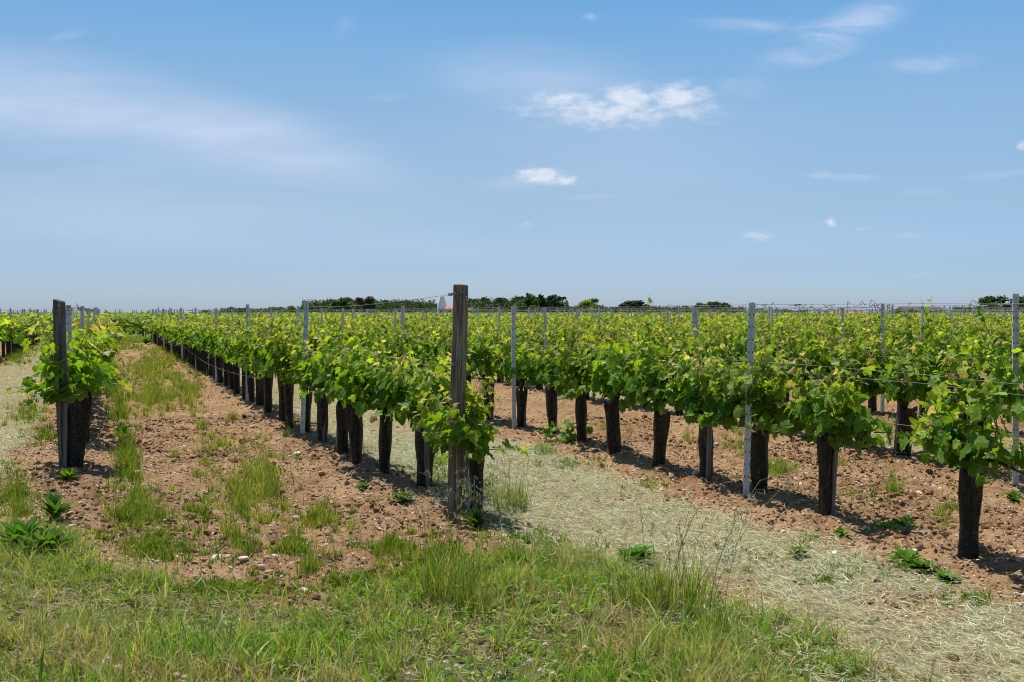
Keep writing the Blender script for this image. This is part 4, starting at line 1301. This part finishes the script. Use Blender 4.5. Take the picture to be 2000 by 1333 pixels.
# weedy grass in patches on the soil (uncountable)
mb = MB()
PATCH = [(330, 700, 90, 40, 1800, .2, 0), (350, 640, 60, 14, 900, .22, 0), (235, 800, 20, 50, 900, .18, 1), (255, 1000, 60, 40, 1200, .12, 1), (470, 980, 60, 70, 900, .14, 0), (400, 900, 60, 60, 500, .10, 0), (560, 1060, 90, 30, 700, .10, 1), (1280, 940, 60, 30, 250, .08, 0), (1500, 900, 80, 25, 500, .12, 0), (1850, 980, 80, 50, 500, .08, 0), (1680, 960, 80, 40, 300, .08, 1), (290, 720, 70, 45, 2600, .24, 0), (300, 770, 60, 30, 1500, .22, 0), (370, 760, 50, 40, 900, .22, 0), (225, 740, 18, 60, 1200, .20, 1), (248, 890, 26, 60, 1700, .16, 1), (270, 960, 40, 20, 700, .10, 1), (240, 670, 40, 14, 1200, .2, 0),
         (430, 860, 60, 30, 500, .12, 0), (500, 930, 90, 70, 1500, .16, 0), (620, 1000, 90, 25, 700, .14, 0), (380, 990, 120, 40, 900, .09, 1), (300, 1060, 130, 40, 2500, .09, 1), (60, 800, 60, 30, 900, .14, 1), (30, 700, 40, 14, 1200, .18, 1), (90, 850, 60, 30, 700, .12, 1),
         (1120, 900, 90, 16, 600, .08, 1), (20, 960, 70, 60, 1500, .12, 1), (850, 900, 40, 50, 900, .12, 1), (1720, 830, 60, 20, 500, .16, 1), (1600, 830, 90, 10, 500, .14, 1), (1450, 860, 60, 20, 300, .12, 0), (1760, 1090, 60, 20, 500, .05, 1),
         (1900, 1155, 80, 18, 500, .05, 1), (1620, 1115, 80, 25, 350, .06, 1), (1060, 1050, 150, 25, 900, .08, 1), (760, 1060, 100, 30, 900, .10, 1), (1000, 1100, 250, 40, 2500, .10, 1), (1880, 860, 60, 20, 500, .16, 1), (430, 1130, 300, 20, 2600, .07, 1), (1200, 830, 90, 15, 300, .12, 0), (1500, 1080, 150, 40, 350, .07, 1), (700, 1120, 150, 30, 1500, .09, 1), (850, 1090, 80, 30, 900, .14, 1), (950, 940, 30, 40, 500, .10, 1), (1950, 900, 50, 30, 400, .10, 1)]
for (cx, cy, rx_, ry_, n, H, kind_) in PATCH:
    n = int(n * (3.2 if cy < 800 else 2.3)); a = r3.uniform(0, 6.28, n); q = np.abs(r3.normal(size=n)) * .62
    px_ = cx + rx_ * q * np.cos(a); py_ = cy + ry_ * q * np.sin(a)
    pts = np.array([gp(p, max(q_, 640)) for p, q_ in zip(px_, py_)])
    x, y = pts[:, 0], pts[:, 1]
    kc = max(3, n // 34); ci = r3.integers(0, kc, n)
    rad = .05 * (1 + y[ci] / 30) * r3.uniform(.4, 1.3, kc)[ci]; aa = r3.uniform(0, 6.28, n); qq = r3.random(n)
    cl_ = r3.random(n) < .82; Hc = (.3 + 1.0 * r3.random(kc) ** 1.4)[ci]; tone = r3.random(kc)[ci]
    x = np.where(cl_, x[ci] + rad * qq * np.cos(aa), x); y = np.where(cl_, y[ci] + rad * qq * np.sin(aa), y)
    H = H * Hc
    c = pick(GC, [3, 4, 3, 1.4, 1] if kind_ == 0 else [4, 3, .8, .3, 3], n, r3)
    c = c * .6 + .4 * np.where((tone < .3)[:, None], np.array([.40, .42, .08]), np.where((tone > .8)[:, None], np.array([.10, .20, .02]), c))
    blades(mb, x, y, H * r3.uniform(.35, 1.1, n), .0052 * r3.uniform(.7, 1.4, n) * (1 + y / 25), np.abs(r3.normal(size=n)) * .4 + .1, r3, c, 3)
# sparse seedlings everywhere on the soil, and greening in the straw
x, y = soil_scatter(16000, 4.5, 30); s = fbm(x, y, .9, 3, 111) > .52; x, y = x[s], y[s]; n = len(x)
blades(mb, x, y, .02 + .07 * r3.random(n) ** 2, .004 + y * .00015, np.abs(r3.normal(size=n)) * .6 + .3, r3, pick(GC, [4, 4, 1, .5, 3], n, r3), 3)
x, y = scatter(30000, 4.5, 40, r3, .56, .6); mul, vg_, _, _, _, _ = zones(x, y); s = (r3.random(len(x)) < (mul * .55 + 2.2 * mul * (1 - mul))) & (fbm(x, y, 1.3, 3, 121) > .47); x, y = x[s], y[s]; n = len(x)
blades(mb, x, y, .03 + .07 * r3.random(n), .005 + y * .0002, np.abs(r3.normal(size=n)) * .7 + .3, r3, pick(GC, [4, 3, 1, 1, 2], n, r3), 3)
mb.build('weedy_grass', M_GRASS, kind='stuff', label='patchy weeds and fine grass growing over the soil between the rows', cat='grass')

# green headland at the end of the row and far side strips
mb = MB()
n = 26000
t_ = r3.uniform(40, T_END + 5, n); u_ = r3.uniform(ROWS['Z'], ROWS['C'], n)
x = u_ * PERP[0] + t_ * ROWD[0]; y = u_ * PERP[1] + t_ * ROWD[1]
s = (fbm(x, y, .5, 3, 131) > np.where(t_ > T_END - 3, .42, .56)); x, y = x[s], y[s]; n = len(x)
blades(mb, x, y, .08 + .18 * r3.random(n), .025, np.abs(r3.normal(size=n)) * .5 + .1, r3, pick(GC, [4, 4, 2, 1, 2], n, r3), 2)
mb.build('headland_grass', M_GRASS, kind='stuff', label='green grass on the turning strip at the far end of the rows', cat='grass')

# broadleaf weeds
def rosette(seed, n, L, W, colr, upright=.8, lod=6):
    r_ = np.random.default_rng(seed); mb = MB()
    for k in range(n):
        a = r_.uniform(0, 6.28); l = L * r_.uniform(.6, 1.1); w = W * r_.uniform(.7, 1.2)
        d = np.array([math.cos(a), math.sin(a), 0]); s = np.array([-d[1], d[0], 0])
        e = min(1.5, upright * r_.uniform(.55, 1.6))
        V = []
        for q in range(lod + 1):
            t = q / lod
            c = d * l * (t * math.cos(e) + .22 * t * t) + np.array([0, 0, 1]) * l * (t * math.sin(e) - .24 * t * t)
            ww = w * math.sin(math.pi * min(1, .12 + .88 * t)) ** .7 * (.35 + .65 * math.sin(math.pi * t ** .8)) + .001
            wav = .004 * math.sin(t * 20 + k)
            V += [c - s * ww + [0, 0, .25 * ww + wav], c, c + s * ww + [0, 0, .25 * ww - wav]]
        Q = []
        for q in range(lod): Q += [[3 * q, 3 * q + 1, 3 * q + 4, 3 * q + 3], [3 * q + 1, 3 * q + 2, 3 * q + 5, 3 * q + 4]]
        mb.add(V, None, Q, np.array(colr) * r_.uniform(.75, 1.3))
    return mb
WEEDS = [(108, 1018, 26, .20, .017, (.05, .13, .03), 1.0, 'dark green spiky weed rosette on the left soil below the post'),
         (45, 1075, 30, .20, .032, (.06, .16, .025), .8, 'broad leaved dock plant at the left edge of the verge'),
         (95, 1085, 24, .19, .030, (.055, .15, .025), .8, 'dark dock plant right of the leftmost one on the verge'),
         (135, 940, 40, .11, .016, (.10, .21, .03), .9, 'bright leafy weed at the foot of the left wooden post'),
         (240, 838, 16, .15, .022, (.05, .13, .025), .7, 'dark leafy weed in the green line right of the left post'),
         (1640, 1040, 22, .08, .016, (.09, .20, .03), .8, 'small bright green weed between the straw and a right sleeve'),
         (1770, 1085, 40, .09, .014, (.07, .17, .03), .6, 'low creeping green weed left of the nearest right sleeve'),
         (1800, 1100, 30, .08, .014, (.06, .16, .03), .6, 'low creeping weed just below the nearest right sleeve'),
         (1850, 1120, 26, .08, .013, (.07, .17, .03), .6, 'small creeping weed below the right sleeve at the soil edge'),
         (1770, 1020, 12, .09, .020, (.06, .16, .04), .7, 'sprawling round leaved weed in the right soil'),
         (785, 980, 24, .10, .014, (.07, .15, .04), .8, 'leafy weed at the foot of the second central sleeve'),
         (715, 952, 20, .08, .014, (.07, .17, .03), .7, 'small green weed on the bank under the central row'),
         (1235, 1090, 20, .13, .030, (.05, .15, .04), .8, 'mallow plant with round leaves at the straw edge of the verge'),
         (1560, 1075, 18, .08, .014, (.1, .2, .04), .8, 'thin green weed growing through the straw edge on the right'),
         (930, 1030, 40, .13, .014, (.06, .14, .03), 1.0, 'leafy weed under the oat plant by the central post'),
         (1980, 965, 26, .10, .016, (.07, .17, .03), .8, 'leafy weed at the foot of the rightmost steel post'),
         (1940, 890, 14, .10, .022, (.06, .15, .03), .7, 'leafy weed left of the rightmost steel post in the soil'),
         (285, 672, 40, .30, .05, (.07, .16, .03), .8, 'dark leafy weed at the far end of the central row')]
for a, b, n, L, W, c, up, lab in WEEDS:
    x, y = gp(a, b)
    o = rosette(a, int(n * 1.4), L * 1.35, W * 1.3, (c[0] * 1.45 + .005, c[1] * 1.3, c[2] * .7), min(1.15, up + .15)).build('weed', M_WEED, label=lab, cat='weed', group='leafy weeds')
    o.location = (x, y, g1(x, y))
# oat plant by the central post
for a, b, s, lab in [(925, 1025, 1.0, 'wild oat plant with pale hanging spikelets at the central post foot'), (835, 1035, .8, 'wild oat stalk with pale spikelets left of the central post foot'), (1385, 1205, 1.7, 'very tall wild oat stalks rising from the verge at the right')]:
    x, y = gp(a, b); r_ = np.random.default_rng(a); st_, sp_ = MB(), MB()
    for k in range(9 if s == 1.0 else 4):
        h = (.30 + .12 * r_.random()) * s; d = r_.normal(size=2) * .16 * s
        t = np.linspace(0, 1, 8)[:, None]
        path = np.array([r_.normal() * .03, r_.normal() * .02, 0]) + np.concatenate([d[None] * t ** 2, h * t], 1)
        tube(st_, path, np.linspace(.0020, .0010, 8), 4, np.array([.22, .27, .10]), cap=False)
        for _ in range(13):
            tt = r_.uniform(.5, 1); p = np.array([np.interp(tt, t[:, 0], path[:, q]) for q in range(3)])
            q = p + np.array([r_.normal() * .03, r_.normal() * .03, r_.uniform(-.01, .02)])
            tube(st_, [p, q], .0006, 3, np.array([.3, .32, .14]), cap=False)
            L = .022 * s ** .3
            tube(sp_, [q, q + [r_.normal() * .003, r_.normal() * .003, -L * .35], q + [r_.normal() * .005, 0, -L * .7], q + [r_.normal() * .007, 0, -L]], [.0008, .0034, .0026, .0004], 4, np.array([.52, .54, .34]), cap=False)
    root = st_.build('oat_plant', M_SHOOT, label=lab, cat='wild oat', group='wild oats')
    sp_.build('spikelets', M_PETAL, root)
    root.location = (x, y, g1(x, y))
# vine seedlings / suckers low on the soil
for a, b, s, lab in [(1095, 862, 1.0, 'young low grape shoots on the soil in front of the right row'), (1735, 1035, .45, 'tiny vine seedling in the right soil strip'), (1690, 850, .9, 'low vine sucker with bright leaves behind the right sleeves'), (440, 720, 1.5, 'low leafy sucker at the foot of the distant central row')]:
    x, y = gp(a, b); r_ = np.random.default_rng(a + 3); fo = MB(); n = 26
    P_ = np.stack([r_.normal(size=n) * .14, r_.normal(size=n) * .1, .04 + np.abs(r_.normal(size=n)) * .09], 1) * s
    stamp_leaves(fo, P_, r_.normal(size=(n, 3)) * .4 + [0, -.3, 1], r_.normal(size=(n, 3)) + [0, -.3, -.3], r_.uniform(.06, .11, n) * s, pick([MIDG, YEL, DARK], [2, 1, 1], n, r_), 0, r_)
    o = fo.build('vine_sucker', M_LEAF, label=lab, cat='young vine', group='low vine suckers'); o.location = (x, y, g1(x, y))
# clover flowers
FM = MB(); r_ = np.random.default_rng(9)
for k in range(46):
    d = unit(r_.normal(size=3) + [0, 0, .5]); p = d * .009
    lf = np.array([[-.002, 0, 0], [.002, 0, 0], [0, 0, .009]])
    zf = d; xf = unit(np.cross(zf, r_.normal(size=3))); 
    FM.add([p - xf * .0022, p + xf * .0022, p + zf * .008], [[0, 1, 2]], None, np.array([.95, .80, .66]) * r_.uniform(.85, 1.05))
for fcs in [ico]: FM.add(ico * .0085, icf, None, np.array([.75, .55, .42]))
FMh = FM.mesh('flower_head', False)
SM = MB(); tube(SM, [[0, 0, -.07], [.002, 0, -.03], [0, 0, 0]], .0012, 4, np.array([.12, .2, .05]), cap=False); SMm = SM.mesh('stem')
fl = [(212, 1308), (232, 1322), (130, 1258), (345, 1328), (362, 1330), (870, 1306), (875, 1312), (892, 1310), (840, 1302), (800, 1325), (1035, 1308), (1055, 1320),
      (1086, 1308), (1065, 1272), (1143, 1288), (1080, 1330), (975, 1322)]
for a, b in fl:
    x, y = gp(a, b)
    o = link('clover_flower', FMh, M_PETAL, label='small pale pinkish clover flower head in the verge grass along the bottom edge', cat='flower', group='clover flowers in the verge')
    o.location = (x, y, g1(x, y) + .065 + .02 * random.random()); o.scale = (.95,) * 3
    link('stem', SMm, M_SHOOT, o)

# ------------------------------------------------------------------ far scene: sea, trees, tower, houses
m, gr = mat('sea'); M_SEA = m; finish(gr, principled(gr, (.05, .09, .13), .35, 0, .5))
mb = MB(); mb.add([[-6000, 1400, .02], [6000, 1400, .02], [16000, 9000, .02], [-16000, 9000, .02]], None, [[0, 1, 2, 3]])
sea = mb.build('sea', M_SEA, kind='structure'); sea.location.z = .10

def crown(seed, rx, rz, n, leaf, cols, shape='round', base=1.0):
    r_ = np.random.default_rng(seed); mb = MB()
    nb = 16 if shape != 'fan' else 0
    cen = []
    for k in range(nb):
        a = r_.uniform(0, 6.28); q = math.sqrt(r_.random()) * .75
        zz = r_.uniform(0, 1)
        prof = math.sqrt(max(0, 1 - (zz * .95) ** 2)) if shape == 'round' else (1 - .75 * zz) if shape == 'pine' else (1 - .3 * zz)
        cen.append((rx * q * prof * math.cos(a), rx * q * prof * math.sin(a), base + rz * zz * .85, rx * r_.uniform(.22, .42)))
    P_, C_ = [], []
    lf = np.array([[-.5, 0, 0], [.5, 0, 0], [.3, .9, .1], [-.25, 1, -.1]])
    for (x, y, z, rr) in cen:
        m = n // nb; d = unit(r_.normal(size=(m, 3))) * (r_.random((m, 1)) ** .45) * rr * r_.uniform(.75, 1.15, (m, 1))
        P_.append(np.array([x, y, z]) + d * [1, 1, .75]); C_.append(pick(cols, [1] * len(cols), 1, r_, .25).repeat(m, 0) * r_.uniform(.8, 1.2, (m, 1)))
    if shape == 'fan':   # windswept cypress: ragged upward-sweeping sprays
        for k in range(16):
            a = r_.uniform(-.1, 1.15); L = rx * r_.uniform(.8, 1.25) * (1.0 if a < .8 else .72); az = r_.choice([0, math.pi]) + r_.normal() * .45
            m = n // 16; t = r_.random(m) ** .7
            dx = np.cos(az) * math.cos(a); dy = np.sin(az) * math.cos(a); dz = math.sin(a)
            wd = rx * .15 * (1 - t) + .10
            P_.append(np.stack([dx * L * t, dy * L * t, base + rz * .15 + dz * L * t * (rz / rx) * 1.25 - .12 * L * t * t], 1) + r_.normal(size=(m, 3)) * wd[:, None] * [1, 1, .8])
            C_.append(pick(cols, [1] * len(cols), m, r_, .25))
    P_ = np.concatenate(P_); C_ = np.concatenate(C_); n = len(P_)
    a_, b_, c_ = frames(n, r_, np.array([0, 0, .3]))
    stamp(mb, lf, [[0, 1, 2], [0, 2, 3]], P_, a_, b_, c_, leaf * r_.uniform(.7, 1.4, n), C_)
    return mb.mesh('crown', False)
def trunkm(seed, h, r, cols=None):
    r_ = np.random.default_rng(seed); mb = MB()
    tube(mb, [[0, 0, -.3], [.05, 0, h * .4], [.15, .1, h * .75], [.1, .1, h]], [r * 1.2, r, r * .7, r * .3], 8)
    for k in range(6):
        a = r_.uniform(0, 6.28); z = h * r_.uniform(.3, .7); L = h * .4
        tube(mb, [[.1, .05, z], [.1 + math.cos(a) * L * .5, math.sin(a) * L * .5, z + L * .35], [.1 + math.cos(a) * L, math.sin(a) * L, z + L * .8]], [r * .45, r * .3, r * .1], 5)
    return mb.mesh('trunk')
DKP = [(.04, .08, .025), (.058, .108, .033), (.08, .13, .042)]
DKB = [(.062, .07, .034), (.09, .092, .045), (.12, .115, .055)]
MG = [(.055, .13, .026), (.085, .175, .034), (.12, .21, .04)]
YG = [(.24, .32, .03), (.32, .40, .04), (.18, .25, .03)]
CR = {'pine': [crown(s, 2.6, 4.2, 2600, .26, DKP, 'mid', .8) for s in (1, 2, 3)], 'brown': [crown(s, 2.5, 4.0, 2300, .24, DKB, 'mid', .8) for s in (4, 5)],
      'green': [crown(s, 2.8, 3.8, 2600, .28, MG, 'round', .7) for s in (6, 7)], 'yellow': [crown(8, 3.2, 3.6, 3000, .26, YG, 'round', .9)],
      'fan': [crown(9, 4.0, 3.9, 5200, .24, DKP[:2], 'fan', 1.8)]}
TRK = [trunkm(s, 4.2, .22) for s in (1, 2)]
TD = 330.0
TLIST = []
def tree(px_, top, width, kind_, label, D=TD, hscale=None):
    X = (px_ - 1000) / 2000 * D
    H = CAM_H + (HORIZON - top) / 2000 * D
    base_h = {'pine': 5.0, 'brown': 4.6, 'green': 4.4, 'yellow': 3.9, 'fan': 6.6}[kind_]
    bw = {'pine': 4.0, 'brown': 3.8, 'green': 4.2, 'yellow': 5.4, 'fan': 8.0}[kind_]
    rr = np.random.default_rng(int(px_) + 5)
    o = empty('tree', (X, D, -.1), rr.uniform(-.4, .4) if kind_ == 'fan' else rr.uniform(0, 6.28), label=label, cat='tree', group='trees on the horizon')
    wm = width / 2000 * D
    o.scale = (wm / bw, wm / bw, H / base_h)
    link('crown', CR[kind_][int(rr.integers(len(CR[kind_])))], M_TREE, o)
    link('trunk', TRK[int(rr.integers(2))], M_BARK, o)
seq = []
for px_, top, w_, kd in [(448, 600, 26, 'green'), (475, 601, 22, 'brown'), (500, 603, 24, 'green'), (530, 597, 28, 'pine'), (552, 600, 26, 'green'), (572, 598, 24, 'green'), (603, 594, 30, 'pine'), (625, 589, 30, 'green'), (645, 582, 30, 'pine'),
                         (668, 583, 32, 'green'), (690, 582, 32, 'brown'), (712, 580, 30, 'brown'), (738, 582, 32, 'pine'), (762, 583, 30, 'pine'), (785, 585, 28, 'brown'), (808, 586, 28, 'pine'), (828, 588, 26, 'pine'), (845, 588, 26, 'pine'),
                         (925, 580, 26, 'pine'), (945, 579, 28, 'brown'), (968, 580, 28, 'brown'), (990, 580, 28, 'brown'), (1012, 577, 30, 'green'), (1032, 577, 34, 'green'), (1085, 590, 34, 'green'), (1105, 596, 22, 'pine'),
                         (1132, 597, 24, 'yellow'), (1155, 587, 42, 'yellow'), (1190, 601, 30, 'brown'), (1215, 592, 26, 'brown'), (1236, 583, 38, 'pine'), (1258, 593, 24, 'brown'), (1285, 599, 36, 'green'), (1315, 602, 30, 'green'),
                         (1340, 598, 28, 'green'), (1362, 592, 26, 'green'), (1395, 588, 34, 'green'), (1412, 590, 26, 'green'), (1445, 600, 26, 'green'), (1482, 602, 30, 'brown'), (1525, 603, 30, 'green'), (1560, 604, 26, 'brown'),
                         (1942, 577, 42, 'green'), (1988, 577, 34, 'green'), (1930, 597, 40, 'brown'), (1965, 598, 40, 'brown'), (1885, 600, 34, 'brown'), (2005, 590, 40, 'green'), (400, 605, 24, 'green'), (575, 603, 30, 'pine'), (870, 600, 22, 'pine')]:
    seq.append((px_, top, w_, kd))
seq.sort()
WORD = {'pine': 'dark evergreen tree', 'brown': 'brownish dark tree', 'green': 'mid green bushy tree', 'yellow': 'bright yellow-green tree'}
cn = {}
for px_, top, w_, kd in seq:
    reg = 'left of the white tower' if px_ < 866 else 'left of the ragged cypress' if px_ < 1055 else 'right of the ragged cypress' if px_ < 1700 else 'near the right picture edge'
    cn[(reg, kd)] = cn.get((reg, kd), 0) + 1
    tree(px_, top, w_ * 1.4, kd, '%s, %s such from left, %s' % (WORD[kd], ordinal(cn[(reg, kd)]), reg), TD + (hash2(int(px_), 3, 1) - .5) * 30)
tree(1064, 563, 84, 'fan', 'ragged dark cypress with upswept fan branches, tallest on the horizon', TD - 5)
# scrub filling the tree line's foot
mb = MB(); r_ = np.random.default_rng(55); n = 60000
seg = [(590, 850, 590), (915, 1110, 589), (1110, 1450, 602), (430, 600, 605), (1860, 2010, 602)]
xs = []
for a, b, t_ in seg:
    m_ = int(n * (b - a) / 1300); px_ = r_.uniform(a, b, m_); D_ = TD + r_.uniform(-8, 12, m_)
    Ht = (CAM_H + (HORIZON - t_) / 2000 * D_) * r_.uniform(.75, 1.2, m_)
    xs.append(np.stack([(px_ - 1000) / 2000 * D_, D_, r_.random(m_) * Ht], 1))
xs = np.concatenate(xs); a_, b_, c_ = frames(len(xs), r_, np.array([0, 0, .3]))
stamp(mb, np.array([[-.5, 0, 0], [.5, 0, 0], [.3, .9, .1], [-.25, 1, -.1]]), [[0, 1, 2], [0, 2, 3]], xs, a_, b_, c_, r_.uniform(.25, .5, len(xs)), pick(DKP + MG + DKB, [1] * 9, len(xs), r_))
mb.build('undergrowth', M_TREE, kind='stuff', label='low dark scrub under the horizon trees', cat='scrub', smooth=False)

# white conical tower
TWD = 300.0
X0 = (863 - 1000) / 2000 * TWD
sc_ = TWD / 2000
hz = CAM_H + (610 - 579) * sc_
def lathe(mb, prof, ns=28, colr=None):
    th = np.linspace(0, 2 * math.pi, ns, endpoint=False); V = []
    for r, z_ in prof: V.append(np.stack([r * np.cos(th), r * np.sin(th), 0 * th + z_], 1))
    n = len(prof); i = np.arange(n - 1)[:, None] * ns; j = np.arange(ns)[None]; k = (j + 1) % ns
    mb.add(np.concatenate(V), None, np.stack([i + j, i + k, i + ns + k, i + ns + j], -1).reshape(-1, 4), colr)
mb = MB()
lathe(mb, [(9.5 * sc_, -.2), (9.6 * sc_, .5), (9.5 * sc_, hz - 18 * sc_), (6.9 * sc_, hz - 9 * sc_), (4.6 * sc_, hz - .6 * sc_), (4.4 * sc_, hz), (3.4 * sc_, hz), (3.2 * sc_, hz - .4), (.01, hz - .4)])
tw = mb.build('white_tower', M_WHITE, label='white conical tower rising above the horizon trees left of the central post', cat='tower')
tw.location = (X0, TWD, 0)
mb = MB(); boxm(mb, (-.45, -9.6 * sc_ - .05, 0), (.45, -9.6 * sc_ + .3, 2.0)); mb.build('door', M_GLASS, tw, smooth=False)
def house(px0, px1, eave, ridge, D, wallm, roofm, label, flat=False):
    sc2 = D / 2000; X0, X1 = (px0 - 1000) * sc2, (px1 - 1000) * sc2
    w = (X1 - X0) / 2; he = CAM_H + (610 - eave) * sc2; hr = CAM_H + (610 - ridge) * sc2
    root = empty('house' if not flat else 'barn', ((X0 + X1) / 2, D, 0), 0, label=label, cat='house' if not flat else 'barn')
    mb = MB(); boxm(mb, (-w, -3, -.2), (w, 3, he)); mb.build('wall', wallm, root, smooth=False)
    mb = MB()
    V = [[-w - .3, -3.3, he - .05], [w + .3, -3.3, he - .05], [w + .3, 3.3, he - .05], [-w - .3, 3.3, he - .05], [-w - .3, 0, hr], [w + .3, 0, hr]]
    V += [[p[0], p[1], p[2] - .12] for p in V[:4]]
    mb.add(V, [[3, 0, 4], [1, 2, 5]], [[0, 1, 5, 4], [2, 3, 4, 5], [6, 7, 1, 0], [7, 8, 2, 1], [8, 9, 3, 2], [9, 6, 0, 3], [9, 8, 7, 6]])
    mb.build('roof', roofm, root, smooth=False)
    for k in range(2):
        x = (-.5 + k) * w
        mb = MB(); boxm(mb, (x - .35, -3.04, 1.0), (x + .35, -2.9, min(he - .3, 2.1))); mb.build('window', M_GLASS, root, smooth=False)
    return root
house(873, 900, 604, 598, 296, M_WHITE, M_TILE, 'small white house with orange tiled roof beside the white tower')
house(1616, 1682, 611.5, 607, 240, M_WHITE, M_TILE, 'low house with pale orange roof half hidden by the right vines')
house(1760, 1832, 606, 599.5, 200, M_BARN, M_BARN, 'low grey-brown barn roof behind the vines at the right', True)
house(902, 922, 607, 601, 300, M_BARN, M_BARN, 'small grey shed just right of the central wooden post', True)
print('objects', len(bpy.data.objects), 'single vines', len(single), 'rest', len(rest), 'posts', len(plist), 'ycut', Y_CUT)
